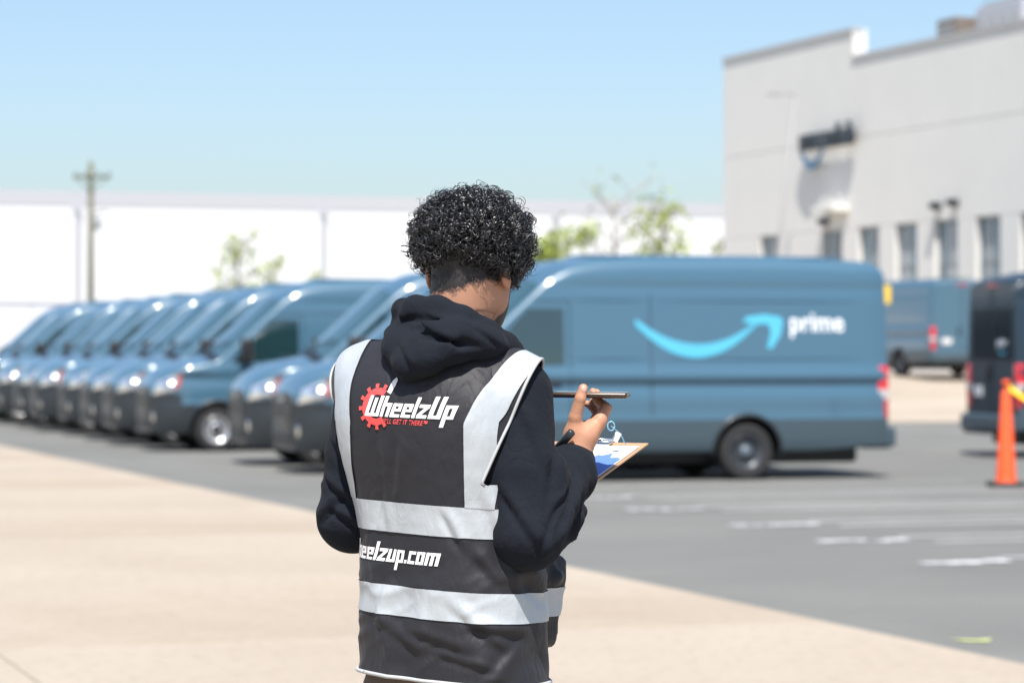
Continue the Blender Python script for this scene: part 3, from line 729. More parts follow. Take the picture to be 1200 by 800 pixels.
# ------------------------------------------------------------------ the person: implicit surfaces turned into meshes
def axis_pts(lo, hi, h, fine=()):
    pts = [lo]; x = lo
    while x < hi:
        s = h
        for (a, b, hf) in fine:
            if a-h <= x <= b: s = min(s, hf)
        x += s; pts.append(x)
    return np.array(pts, dtype=np.float32)
class Grid:
    def __init__(s, xs, ys, zs):
        s.ax = (xs, ys, zs); s.F = np.full((len(xs), len(ys), len(zs)), 0.5, np.float32)
    def sl(s, lo, hi, m=.05):
        out = []
        for a, l, h in zip(s.ax, lo, hi):
            i, j = int(np.searchsorted(a, l-m)), int(np.searchsorted(a, h+m)); out.append(slice(max(0, i), min(len(a), j)))
        return tuple(out)
    def pts(s, sl):
        return np.meshgrid(s.ax[0][sl[0]], s.ax[1][sl[1]], s.ax[2][sl[2]], indexing='ij', copy=False)
    def put(s, sl, d, k, mode='u'):
        A = s.F[sl]
        if A.size == 0: return
        if mode == 'u':
            if k > 0:
                h = np.maximum(k-np.abs(A-d), 0)/k; s.F[sl] = np.minimum(A, d)-h*h*k*.25
            else: s.F[sl] = np.minimum(A, d)
        elif mode == 's':                                # carve
            d = -d
            if k > 0:
                h = np.maximum(k-np.abs(A-d), 0)/k; s.F[sl] = np.maximum(A, d)+h*h*k*.25
            else: s.F[sl] = np.maximum(A, d)
    def cap(s, a, b, ra, rb=None, k=.01, mode='u', flat=None):
        rb = ra if rb is None else rb; a = np.array(a, np.float32); b = np.array(b, np.float32); R_ = max(ra, rb)
        sl = s.sl(np.minimum(a, b)-R_, np.maximum(a, b)+R_); X, Y, Z = s.pts(sl)
        if X.size == 0: return
        ba = b-a; L2 = float(ba@ba)+1e-12
        t = np.clip(((X-a[0])*ba[0]+(Y-a[1])*ba[1]+(Z-a[2])*ba[2])/L2, 0, 1)
        dx, dy, dz = X-a[0]-ba[0]*t, Y-a[1]-ba[1]*t, Z-a[2]-ba[2]*t
        if flat is not None:                             # flat=(direction, factor): squash thickness along a direction
            n = np.array(flat[0], np.float32); n /= np.linalg.norm(n); q = dx*n[0]+dy*n[1]+dz*n[2]; f = (1/flat[1]-1)
            dx, dy, dz = dx+n[0]*q*f, dy+n[1]*q*f, dz+n[2]*q*f
        s.put(sl, np.sqrt(dx*dx+dy*dy+dz*dz)-(ra+(rb-ra)*t), k, mode)
    def chain(s, pts, rad, k=.01, kk=.02, mode='u'):
        for i in range(len(pts)-1): s.cap(pts[i], pts[i+1], rad[i], rad[i+1], k if i == 0 else kk, mode)
    def ell(s, c, r, fr=None, k=.01, mode='u'):
        """ellipsoid at c with radii r in frame fr (3 rows of unit vectors)"""
        c = np.array(c, np.float32); R_ = max(r); sl = s.sl(c-R_, c+R_); X, Y, Z = s.pts(sl)
        if X.size == 0: return
        dx, dy, dz = X-c[0], Y-c[1], Z-c[2]
        if fr is not None: dx, dy, dz = (fr[0][0]*dx+fr[0][1]*dy+fr[0][2]*dz, fr[1][0]*dx+fr[1][1]*dy+fr[1][2]*dz, fr[2][0]*dx+fr[2][1]*dy+fr[2][2]*dz)
        k0 = np.sqrt((dx/r[0])**2+(dy/r[1])**2+(dz/r[2])**2); k1 = np.sqrt((dx/r[0]**2)**2+(dy/r[1]**2)**2+(dz/r[2]**2)**2)+1e-9
        s.put(sl, k0*(k0-1)/k1, k, mode)
    def mesh(s):
        F = s.F; n = F.shape; ins = F < 0
        c = np.zeros(tuple(q-1 for q in n), np.uint8)
        corners = [(i, j, k) for i in (0, 1) for j in (0, 1) for k in (0, 1)]
        for (i, j, k) in corners: c += ins[i:n[0]-1+i, j:n[1]-1+j, k:n[2]-1+k]
        act = np.argwhere((c > 0) & (c < 8)); idx = np.full(c.shape, -1, np.int32); idx[tuple(act.T)] = np.arange(len(act))
        sv = np.zeros((len(act), 3)); cnt = np.zeros(len(act))
        edges = [(a, b) for a in corners for b in corners if sum(b) == sum(a)+1 and all(y >= x for x, y in zip(a, b))]
        P = [s.ax[q] for q in range(3)]
        for a, b in edges:
            ia = act+np.array(a); ib = act+np.array(b); fa = F[tuple(ia.T)]; fb = F[tuple(ib.T)]; mk = (fa < 0) != (fb < 0)
            t = np.where(mk, fa/(fa-fb+1e-20), 0)
            for q in range(3): sv[:, q] += np.where(mk, P[q][ia[:, q]]*(1-t)+P[q][ib[:, q]]*t, 0)
            cnt += mk
        verts = sv/cnt[:, None]; faces = []
        for d in range(3):
            o1, o2 = (d+1) % 3, (d+2) % 3
            lo = [slice(None)]*3; hi = [slice(None)]*3; lo[d] = slice(0, -1); hi[d] = slice(1, None)
            e = np.argwhere(ins[tuple(lo)] != ins[tuple(hi)])
            e = e[(e[:, o1] > 0) & (e[:, o2] > 0) & (e[:, o1] < n[o1]-1) & (e[:, o2] < n[o2]-1)]
            q = []
            for (p, r_) in ((1, 1), (0, 1), (0, 0), (1, 0)):
                ii = e.copy(); ii[:, o1] -= p; ii[:, o2] -= r_; q.append(idx[tuple(ii.T)])
            q = np.stack(q, 1); fl = ins[tuple(lo)][tuple(e.T)]; q[~fl] = q[~fl][:, ::-1]; faces.append(q)
        return verts, np.concatenate(faces)
def relax(v, f, it=2, w=.5):
    e = np.concatenate([f[:, [0, 1]], f[:, [1, 2]], f[:, [2, 3]], f[:, [3, 0]]]); n = len(v)
    deg = np.bincount(e.ravel(), minlength=n)[:, None].clip(1)
    for _ in range(it):
        acc = np.zeros_like(v)
        for q in range(3): acc[:, q] = np.bincount(e[:, 0], v[e[:, 1], q], n)+np.bincount(e[:, 1], v[e[:, 0], q], n)
        v = v*(1-w)+acc/deg*w
    return v
def vnormals(v, f):
    n = np.cross(v[f[:, 2]]-v[f[:, 0]], v[f[:, 3]]-v[f[:, 1]]); o = np.zeros_like(v)
    for k in range(4):
        for q in range(3): o[:, q] += np.bincount(f[:, k], n[:, q], len(v))
    return o/(np.linalg.norm(o, axis=1)[:, None]+1e-12)
_tab = np.random.default_rng(5).random((32, 32, 32))
def vnoise(p):
    i = np.floor(p).astype(int); f = p-i; f = f*f*(3-2*f); o = 0
    for a in (0, 1):
        for b in (0, 1):
            for c in (0, 1):
                w = (f[:, 0] if a else 1-f[:, 0])*(f[:, 1] if b else 1-f[:, 1])*(f[:, 2] if c else 1-f[:, 2])
                o = o+w*_tab[(i[:, 0]+a) % 32, (i[:, 1]+b) % 32, (i[:, 2]+c) % 32]
    return o
def ridge(p): return 1-np.abs(2*vnoise(p)-1)
def crease(P, a, b, width, depth, sharp=.35):
    """a fold running from a to b: a groove beside a raised lip (image-plane x, z coordinates)"""
    a = np.array(a); b = np.array(b); d = b-a; L_ = np.linalg.norm(d); d /= L_; q = P-a
    t = q@d; s = q[:, 0]*-d[1]+q[:, 1]*d[0]; w = np.clip(np.minimum(t/(L_*.3), (L_-t)/(L_*.3)), 0, 1); w = w*w*(3-2*w)
    return depth*w*(np.exp(-((s-width*.55)/(width*.6))**2)-np.exp(-(s/(width*sharp))**2))
def npmesh(name, v, f, m, parent=None, smooth=True):
    me = bpy.data.meshes.new(name); nv, nf = len(v), len(f); f = np.asarray(f, np.int32); k = f.shape[1]
    me.vertices.add(nv); me.vertices.foreach_set("co", np.asarray(v, np.float32).ravel())
    me.loops.add(nf*k); me.loops.foreach_set("vertex_index", f.ravel())
    me.polygons.add(nf); me.polygons.foreach_set("loop_start", np.arange(0, nf*k, k, dtype=np.int32))
    me.polygons.foreach_set("use_smooth", np.full(nf, smooth)); me.update(calc_edges=True); me.validate()
    if m: me.materials.append(M[m])
    return link(bpy.data.objects.new(name, me), parent)

def cloth_bump(m, layers):
    """stacked bump layers (scale, strength, distance, stretch): creases and weave of thin cloth"""
    nt = m.node_tree; b = nt.nodes["Principled BSDF"]; tc = nt.nodes.new("ShaderNodeTexCoord"); prev = None
    for (sc, st, di, sx) in layers:
        mp = nt.nodes.new("ShaderNodeMapping"); mp.inputs["Scale"].default_value = sx; nt.links.new(tc.outputs["Object"], mp.inputs[0])
        n = nt.nodes.new("ShaderNodeTexNoise"); n.inputs["Scale"].default_value = sc; n.inputs["Detail"].default_value = 3; n.inputs["Distortion"].default_value = .6; nt.links.new(mp.outputs[0], n.inputs["Vector"])
        h = n.outputs["Fac"]
        if sc < 200:          # folded: ridges rather than lumps
            a = nt.nodes.new("ShaderNodeMath"); a.operation = 'SUBTRACT'; nt.links.new(h, a.inputs[0]); a.inputs[1].default_value = .5
            c = nt.nodes.new("ShaderNodeMath"); c.operation = 'ABSOLUTE'; nt.links.new(a.outputs[0], c.inputs[0]); h = c.outputs[0]
        bp = nt.nodes.new("ShaderNodeBump"); bp.inputs["Strength"].default_value = st; bp.inputs["Distance"].default_value = di; nt.links.new(h, bp.inputs["Height"])
        if prev: nt.links.new(prev, bp.inputs["Normal"])
        prev = bp.outputs[0]
    nt.links.new(prev, b.inputs["Normal"])
M['skin'] = mat("skin", (0.47, 0.24, 0.15), 0.5, 0, .35, noise=(45, .1), bump=(260, .25, .0015), sub=.12)
M['nail'] = mat("nail", (0.62, 0.36, 0.29), 0.3, 0, .5)
M['hair'] = mat("black_curly_hair", (0.008, 0.008, 0.010), 0.27, 0, 1.0)
M['stubble'] = mat("cropped_dark_hair", (0.016, 0.012, 0.010), 0.6, bump=(420, .3, .0015))
def fade_nodes(m):
    """hair density stored per vertex thins the hair out to bare skin at its edge"""
    nt = m.node_tree; b = nt.nodes["Principled BSDF"]; at = nt.nodes.new("ShaderNodeAttribute"); at.attribute_name = "hair_density"
    tc = nt.nodes.new("ShaderNodeTexCoord"); n = nt.nodes.new("ShaderNodeTexNoise"); n.inputs["Scale"].default_value = 330; n.inputs["Detail"].default_value = 3; nt.links.new(tc.outputs["Object"], n.inputs["Vector"])
    n2 = nt.nodes.new("ShaderNodeTexNoise"); n2.inputs["Scale"].default_value = 60; nt.links.new(tc.outputs["Object"], n2.inputs["Vector"])
    a1 = nt.nodes.new("ShaderNodeMath"); a1.operation = 'MULTIPLY_ADD'; nt.links.new(at.outputs["Fac"], a1.inputs[0]); a1.inputs[1].default_value = 1.5; nt.links.new(n.outputs["Fac"], a1.inputs[2])
    a2 = nt.nodes.new("ShaderNodeMath"); a2.operation = 'ADD'; nt.links.new(a1.outputs[0], a2.inputs[0]); nt.links.new(n2.outputs["Fac"], a2.inputs[1])
    mr = nt.nodes.new("ShaderNodeMapRange"); mr.inputs[1].default_value = 1.25; mr.inputs[2].default_value = 1.75; nt.links.new(a2.outputs[0], mr.inputs[0])
    mx = nt.nodes.new("ShaderNodeMix"); mx.data_type = 'RGBA'; mx.inputs["A"].default_value = (.43, .22, .137, 1); mx.inputs["B"].default_value = (.014, .011, .010, 1)
    nt.links.new(mr.outputs[0], mx.inputs["Factor"]); nt.links.new(mx.outputs["Result"], b.inputs["Base Color"])
fade_nodes(M['stubble'])
M['hoodie'] = mat("black_sweatshirt_fleece", (0.0125, 0.0150, 0.0205), 0.9, 0, .06, noise=(400, .25), bump=(700, .35, .0012), sheen=.02)
cloth_bump(M['hoodie'], ((24, .7, .010, (1, 1, .7)), (70, .4, .003, (1, 1, 1)), (900, .5, .0012, (1, 1, 1))))
M['vest'] = mat("charcoal_polyester", (0.0185, 0.0185, 0.0225), 0.55, 0, .28, noise=(500, .12), bump=(900, .25, .0008), sheen=.04)
cloth_bump(M['vest'], ((22, .7, .008, (1, 1, .45)), (70, .3, .002, (1, 1, 1.6)), (1500, .3, .0006, (1, 1, 1))))
M['reflective'] = mat("silver_reflective_tape", (0.41, 0.44, 0.46), 0.42, .1, .5, noise=(14, .05), bump=(1100, .25, .0006))
cloth_bump(M['reflective'], ((22, .6, .007, (1, 1, .45)), (60, .3, .002, (1, 1, 1.2)), (1800, .3, .0005, (1, 1, 1))))
M['piping'] = mat("pale_piping", (0.4, 0.41, 0.41), 0.6)
M['print_white'] = mat("white_print", (0.85, 0.84, 0.83), 0.55)
M['print_red'] = mat("coral_red_print", (0.72, 0.075, 0.07), 0.55)
M['trousers'] = mat("brown_cotton", (0.12, 0.085, 0.06), 0.9, noise=(200, .15), bump=(700, .3, .001))
M['shoe'] = mat("dark_shoe", (0.03, 0.03, 0.03), 0.6)
M['sole'] = mat("pale_sole", (0.5, 0.5, 0.48), 0.7)
M['phone_body'] = mat("phone_black_glass", (0.012, 0.012, 0.014), 0.12, 0, .6)
M['phone_edge'] = mat("phone_bronze_edge", (0.10, 0.072, 0.058), 0.3, .8)
M['hardboard'] = mat("brown_hardboard", (0.42, 0.26, 0.15), 0.6, noise=(60, .15))
M['paper'] = mat("white_paper", (0.84, 0.85, 0.87), 0.7)
M['blue_layer'] = mat('plain_matte_blue', (0.10, 0.2, 0.58), 0.6)
M['gold'] = mat("gold_metal", (0.7, 0.45, 0.2), 0.25, 1)
M['clear'] = mat("pale_blue_plastic", (0.2, 0.4, 0.52), 0.15, 0, .6)
M['tagwhite'] = mat("cream_plastic", (0.75, 0.73, 0.66), 0.4)
M['eye'] = mat("eye_white", (0.8, 0.78, 0.75), 0.2)
M['iris'] = mat("brown_iris", (0.05, 0.025, 0.015), 0.15)

PO = Vector((-0.113, 5.16, 0.004))
TH_ = math.radians(30); fx, fy = math.sin(TH_), math.cos(TH_); rx, ry = fy, -fx     # facing and right-hand directions
def I(px, py, ly=0.0):
    """a point of the figure from its place in a front elevation drawn 620 px to the metre, ly = depth in the figure's frame"""
    s = 3200/(5.16+ly); return ((px-600)/s+.113, ly, 1.58-(py-414)/s-.004)
# torso sections: z, centre x, centre y, half width, half depth
SEC = np.array([(.70, .004, .00, .168, .120), (.86, .004, .00, .180, .132), (.95, .006, .0, .170, .128), (1.10, .002, .0, .166, .126), (1.22, .000, .0, .160, .121), (1.30, -.010, .0, .164, .122),
                (1.40, -.026, .0, .180, .128), (1.47, -.033, .0, .184, .129), (1.52, -.034, .004, .176, .119), (1.56, -.03, .01, .150, .098), (1.60, -.02, .012, .10, .076), (1.64, -.012, .015, .07, .062)], np.float32)
_sz = np.arange(.66, 1.68, .004); _k = np.hanning(25); _k /= _k.sum()
SECD = [np.convolve(np.pad(np.interp(_sz, SEC[:, 0], SEC[:, q]), 12, mode='edge'), _k, 'valid') for q in (1, 2, 3, 4)]
def torso_d(X, Y, Z, off, n=2.5):
    cx, cy, w, d = (np.interp(Z, _sz, q) for q in SECD)
    w = w+off; d = d+off
    a = (X-cx)*rx+(Y-cy)*ry; b = (X-cx)*fx+(Y-cy)*fy
    q = (np.abs(a/w)**n+np.abs(b/d)**n)**(1/n)
    return ((q-1)*np.minimum(w, d)*1.05).astype(np.float32)
SHR, SHL = np.array(I(603, 464, -.055)), np.array(I(434, 448, .085))        # shoulder joints
ELR, ELL = np.array(I(618, 628, -.12)), np.array(I(413, 607, .10))
WRR, WRL = np.array(I(674, 541, .09)), np.array([.02, .335, 1.30])
NECK = np.array((-.012, .012, 1.60)); 
HY, HP = math.radians(24), math.radians(13)
hf = np.array((math.sin(HY)*math.cos(HP), math.cos(HY)*math.cos(HP), -math.sin(HP))); hr = np.array((math.cos(HY), -math.sin(HY), 0.)); hu = np.cross(hr, hf)
HO = np.array((.036, .035, 1.752)); HFR = (hr, hf, hu)
def HD(x, y, z): return HO+hr*x+hf*y+hu*z

def torso_into(G, off, zlo, zhi, k=.0):
    sl = G.sl((-.4, -.35, zlo), (.4, .35, zhi), 0); X, Y, Z = G.pts(sl)
    d = torso_d(X, Y, Z, off); d = np.maximum(d, np.maximum(zlo+.004-Z, Z-zhi+.004)); G.put(sl, d, k)

# --- skin: head, neck, trunk, arms, hands, legs in one surface
G = Grid(axis_pts(-.36, .46, .007, ((.185, .33, .0023), (-.075, .15, .004))), axis_pts(-.28, .50, .007, ((.03, .2, .0026), (-.09, .19, .0045))),
         axis_pts(-.02, 1.88, .009, ((1.33, 1.535, .0023), (1.60, 1.87, .004))))
def head_into(G, grow=0.0, ears=True):
    e = lambda c, r, k=.02: G.ell(HD(*c), [q+grow for q in r], HFR, k)
    e((0, -.012, .028), (.0755, .098, .089), 0.0); e((0, .022, -.035), (.066, .072, .075), .03); e((0, .045, -.07), (.052, .050, .05), .03); e((0, .075, -.098), (.024, .022, .02), .025)
    for s in (-1, 1): G.cap(HD(s*.052, .015, -.075), HD(s*.02, .078, -.1), .017+grow, .013+grow, .025)
    G.cap(HD(0, .088, .01), HD(0, .11, -.028), .009+grow, .0135+grow, .012); 
    for s in (-1, 1):
        G.cap(HD(s*.008, .1, -.032), HD(s*.014, .098, -.033), .0085+grow, .007+grow, .008)
        G.cap(HD(s*.014, .086, .024), HD(s*.045, .074, .02), .009+grow, .007+grow, .012)          # brow
        G.ell(HD(s*.033, .092, .003), (.017, .014, .011), HFR, .008, 's')                          # eye socket
        if ears:
            G.ell(HD(s*.079, -.008, -.022), (.008, .019, .032), HFR, .008); G.ell(HD(s*.0865, -.006, -.018), (.005, .011, .02), HFR, .004, 's')
            G.cap(HD(s*.078, .0, -.043), HD(s*.079, .0, -.05), .008, .007, .006)
    G.cap(HD(-.018, .094, -.06), HD(.018, .094, -.06), .007+grow, None, .008); G.cap(HD(-.014, .095, -.07), HD(.014, .095, -.07), .007+grow, None, .006)
    G.cap(HD(-.022, .106, -.065), HD(.022, .106, -.065), .0035, None, .004, 's')
head_into(G)
G.cap(HD(0, -.028, -.06), NECK+np.array((0, .0, -.06)), .056, .064, .03)
torso_into(G, -.022, .86, 1.645, .03)
for sgn, S_, E_, W_ in ((1, SHR, ELR, WRR), (-1, SHL, ELL, WRL)):
    G.cap(NECK+np.array((0, 0, -.03)), S_+np.array((0, 0, .01)), .05, .045, .03); G.chain([S_, (S_+E_)/2, E_, E_*.65+W_*.35, W_], [.056, .05, .042, .043, .028], .03, .02)
hipc = np.array((.004, 0, .88)); rv = np.array((rx, ry, 0)); fv = np.array((fx, fy, 0))
for s in (-1, 1):
    hp = hipc+rv*s*.085; kn = hp+np.array((0, 0, -.40))+rv*s*.015+fv*.015; an = kn+np.array((0, 0, -.41))+rv*s*.01-fv*.01
    G.chain([hp, kn, an], [.083, .055, .036], .03, .02); G.chain([an, an+np.array((0, 0, -.035))-fv*.03, an+fv*.10+np.array((0, 0, -.05))], [.036, .032, .03], .02, .02)
# right hand, closed round the phone: thumb on the near edge, fingers beneath and behind
wr = np.array(I(673, 534, .09))
def HI(px, py, d): return np.array(I(px, py, .09+d))
G.cap(WRR, wr, .027, .026, .02)
G.cap(wr, HI(683, 512, .004), .0255, .026, .02); G.cap(HI(683, 512, .004), HI(701, 496, .012), .0235, .015, .016)
G.cap(HI(682, 512, .018), HI(699, 497, .036), .021, .0135, .016); G.cap(HI(680, 514, .026), HI(694, 499, .055), .019, .0125, .016)
G.cap(wr, HI(672, 508, -.006), .021, .0165, .016)                                                        # thenar
G.chain([HI(671, 512, -.004), HI(674, 489, -.014), HI(680, 467, -.020), HI(683.5, 455, -.019)], [.0155, .0125, .0108, .0092], .012, .003)
fing = [  # MCP, PIP, DIP, tip with radii
    ([HI(704, 491, .012), HI(709, 478, .030), HI(701, 470, .052), HI(695, 459, .058)], [.0128, .0105, .009, .0078]),
    ([HI(704, 493, .033), HI(711, 478, .052), HI(703, 470.5, .072), HI(699, 460, .079)], [.0125, .0102, .0088, .0078]),
    ([HI(700, 495, .052), HI(708, 481, .070), HI(700, 472, .084), HI(695, 470.5, .078)], [.0118, .0098, .0085, .0075]),
    ([HI(694, 498, .066), HI(700, 485, .082), HI(693, 476, .090), HI(688, 473, .084)], [.0105, .0088, .0078, .007])]
for p_, r_ in fing: G.chain(p_, r_, .006, .0025)
# left hand under the clipboard
CBu = np.array((-.48, -.83, -.29)); CBu /= np.linalg.norm(CBu); CBr = np.array((.866, -.5, 0.)); CBr /= np.linalg.norm(CBr); CBn = np.cross(CBr, CBu); CBn = CBn if CBn[2] > 0 else -CBn
cb_top = np.array(I(760, 519, .335)); CBW, CBL = .228, .318
def CB(a, b, c=0.0): return cb_top-CBr*a+CBu*b+CBn*c                    # a from the right edge, b from the top edge, c above the board
G.cap(WRL, CB(.215, .2, -.035), .028, .024, .02); G.cap(CB(.225, .17, -.03), CB(.2, .12, -.026), .024, .02, .015)
for k, (b0, ln) in enumerate(((.09, .07), (.112, .078), (.135, .075), (.155, .06))):
    G.chain([CB(.215, b0+.02, -.028), CB(.18, b0, -.017), CB(.18-ln*.5, b0-.004, -.0125), CB(.18-ln, b0-.004, -.012)], [.011, .0095, .0085, .0075], .006, .003)
G.chain([CB(.24, .17, -.02), CB(.246, .135, .004), CB(.222, .105, .0125), CB(.2, .09, .0135)], [.013, .011, .0095, .0085], .008, .003)
v, f = G.mesh(); v = relax(v, f, 1, .4)
person = npmesh("person", v, f, 'skin'); person.location = PO
tag(person, "man seen from behind in black hoodie and silver-striped vest, holding phone and clipboard", "person")
def child_mesh(name, v, f, m, parent=None): return npmesh(name, v, f, m, parent or person)
# eyes, nail
for s in (-1, 1):
    e_ = []
    vv, ff2 = lathe_data([(0.0001, -.0115), (.006, -.0098), (.0098, -.006), (.0115, 0), (.0098, .006), (.006, .0098), (.0001, .0115)], 14, 'y')
    vv = [HD(s*.033+a, .079+b, .003+c) for a, b, c in vv]; ey = mesh_obj("eye", vv, ff2, 'eye', person, True)
    vv, ff2 = lathe_data([(0.0001, .0), (.0052, -.0004), (.0055, -.003)], 12, 'y'); vv = [HD(s*.033+a, .0908+b, .003+c) for a, b, c in vv]; mesh_obj("iris", vv, ff2, 'iris', ey, True)
tc_ = HI(683.7, 456.5, -.0285); vv, ff2 = lathe_data([(.0001, -.0016), (.004, -.0012), (.0058, 0), (.006, .0015)], 14, 'y'); mesh_obj("thumb_nail", [np.array((a*.95, b+.0008, c*1.25))+tc_ for a, b, c in vv], ff2, 'nail', person, True)

# --- cropped hair and beard as thin shells on the skull
def shell(name, keep, grow, m, h=.0035, soft=.03, grown=.035):
    g2 = Grid(axis_pts(-.1, .17, h), axis_pts(-.1, .2, h), axis_pts(1.59, 1.88, h)); head_into(g2, grow, False)
    g2.cap(HD(0, -.028, -.06), NECK+np.array((0, .0, -.06)), .056+grow, .064+grow, .03)
    X, Y, Z = g2.pts((slice(None),)*3); dx, dy, dz = X-HO[0], Y-HO[1], Z-HO[2]
    x, y, z = (fr[0]*dx+fr[1]*dy+fr[2]*dz for fr in HFR); g2.F = np.maximum(g2.F, keep(x, y, z)-grown).astype(np.float32)
    v, f = g2.mesh(); ob = child_mesh(name, v, f, m); q = v-HO; x, y, z = (q@fr for fr in HFR)
    at = ob.data.attributes.new("hair_density", 'FLOAT', 'POINT'); dn = np.clip(-keep(x, y, z)/soft, -.6, 1); at.data.foreach_set("value", dn.astype(np.float32)); return ob
shell("cropped_hair", lambda x, y, z: np.maximum(-(z+.094-.62*np.maximum(x-.012, 0)-.25*np.maximum(-.05-x, 0)), y-.03-.35*z), .0012, 'stubble', soft=.034)
shell("beard", lambda x, y, z: np.maximum(z+.036, -(y-.006+.22*(z+.04))), .0008, 'stubble', soft=.016, grown=.010)
# --- curls
HC = np.array((.0, -.002, .036)); HR = np.array((.116, .120, .097))
g2 = Grid(axis_pts(-.14, .2, .005), axis_pts(-.14, .2, .005), axis_pts(1.66, 1.92, .005)); g2.ell(HD(*HC), HR*.80, HFR, 0)
X, Y, Z = g2.pts((slice(None),)*3); dx, dy, dz = X-HO[0], Y-HO[1], Z-HO[2]; x, y, z = (fr[0]*dx+fr[1]*dy+fr[2]*dz for fr in HFR)
g2.F = np.maximum(g2.F, np.maximum(-(z+.024), np.where(z < .055, y-.07, -1))).astype(np.float32); v, f = g2.mesh(); n = vnormals(v, f); v = v+n*((vnoise(v*70)-.5)*.02)[:, None]
hair = child_mesh("hair", v, f, 'hair')
hv, hfc = [], []
def add_curl(c, axis, R_, turns, pitch, r0, rr, n=20, tv=None, ph=None, shr=None):
    tv = rr.normal(size=3) if tv is None else tv; ph = rr.random()*6.28 if ph is None else ph; shr = rr.random() if shr is None else shr
    a = np.array(axis)/np.linalg.norm(axis); t = np.cross(a, tv); t /= np.linalg.norm(t); b = np.cross(a, t)
    s = np.linspace(0, 1, n); th = ph+s*turns*2*math.pi; RR = R_*(1-.45*s*shr)
    p = c+np.outer((s-.35)*turns*pitch, a)+(np.cos(th)*RR)[:, None]*t+(np.sin(th)*RR)[:, None]*b
    tg = np.gradient(p, axis=0); tg /= np.linalg.norm(tg, axis=1)[:, None]; n1 = np.cross(tg, a); n1 /= np.linalg.norm(n1, axis=1)[:, None]+1e-9; n2 = np.cross(tg, n1)
    rad = r0*np.minimum(1, np.minimum(s*8+.3, (1-s)*5+.12)); o = len(hv)*0
    ring = np.stack([p+(n1*math.cos(q)+n2*math.sin(q)*.8)*rad[:, None] for q in (0, 2.094, 4.189)], 1).reshape(-1, 3); return ring
rr = np.random.default_rng(3); rings = []; NS = 20
while len(rings) < 9600:
    d = rr.normal(size=3); d /= np.linalg.norm(d); s = .80+.2*rr.random()**.7 if rr.random() > .09 else rr.uniform(1.0, 1.075); lump = .85+.13*vnoise(np.array([d*3.1+9]))[0]+.10*vnoise(np.array([d*7.3+4]))[0]
    p = HC+d*HR*s*lump
    if p[2] < (-.036 if p[0] < -.01 else -.058)+.024*rr.random(): continue
    if p[1] > .075 and p[2] < .05: continue
    w = HD(*p); out = hr*d[0]+hf*d[1]+hu*d[2]; ax_ = out*rr.uniform(-.1, .9)+np.array((0, 0, -1))*rr.uniform(.1, .9)+rr.normal(size=3)*.55
    R0, tn, pt, r0, tv, ph0, sh0 = rr.uniform(.0055, .0125), rr.uniform(.9, 2.0), rr.uniform(.005, .011), rr.uniform(.0005, .0011), rr.normal(size=3), rr.random()*6.28, rr.random()
    for q in range(3):      # each ringlet is a clump of three strands
        rings.append(add_curl(w+rr.normal(size=3)*.0009, ax_+rr.normal(size=3)*.09, R0*rr.uniform(.88, 1.1), tn*rr.uniform(.9, 1.1), pt, r0*rr.uniform(.7, 1.1), rr, NS, tv, ph0+rr.normal()*.16, sh0))
for k in range(800):     # loose hairs at the outline
    d = rr.normal(size=3); d /= np.linalg.norm(d); p = HC+d*HR*rr.uniform(.96, 1.12)
    if p[2] < -.03 or (p[1] > .075 and p[2] < .05): continue
    out = hr*d[0]+hf*d[1]+hu*d[2]; rings.append(add_curl(HD(*p), out+rr.normal(size=3)*.6, rr.uniform(.005, .012), rr.uniform(.6, 1.4), rr.uniform(.006, .016), rr.uniform(.0004, .0006), rr, NS))
nape = bpy.data.objects["cropped_hair"].data; nco = np.empty(len(nape.vertices)*3); nape.vertices.foreach_get("co", nco); nco = nco.reshape(-1, 3); nno = np.empty(len(nape.vertices)*3); nape.vertices.foreach_get("normal", nno); nno = nno.reshape(-1, 3)
nq = nco-HO; nz = nq@hu; ny = nq@hf; dens = np.clip((nz+.086-.5*np.maximum(nq@hr-.012, 0))/.05, 0, 1)
for k in range(1500):     # short wavy hairs thinning out down the nape
    i_ = rr.integers(len(nco))
    if nz[i_] > .0 or ny[i_] > .03 or rr.random() > dens[i_]**1.5: continue
    rings.append(add_curl(nco[i_]+nno[i_]*rr.uniform(.001, .004), nno[i_]*.5+np.array((0, 0, -1))+rr.normal(size=3)*.4, rr.uniform(.0015, .004), rr.uniform(.5, 1.3), rr.uniform(.005, .009), rr.uniform(.0003, .0006), rr, NS))
A = np.array(rings); nc = len(A); A = A.reshape(-1, 3); base = (np.arange(nc)*NS*3)[:, None, None, None]+(np.arange(NS-1)*3)[None, :, None, None]
k_ = np.arange(3); quad = np.stack([k_, (k_+1) % 3, (k_+1) % 3+3, k_+3], 1)[None, None]; Fq = (base+quad).reshape(-1, 4)
cu = child_mesh("curls", A, Fq, 'hair', hair); cu["kind"] = "stuff"
# ------------------------------------------------------------------ clothing
def S3(t): t = np.clip(t, 0, 1); return t*t*(3-2*t)
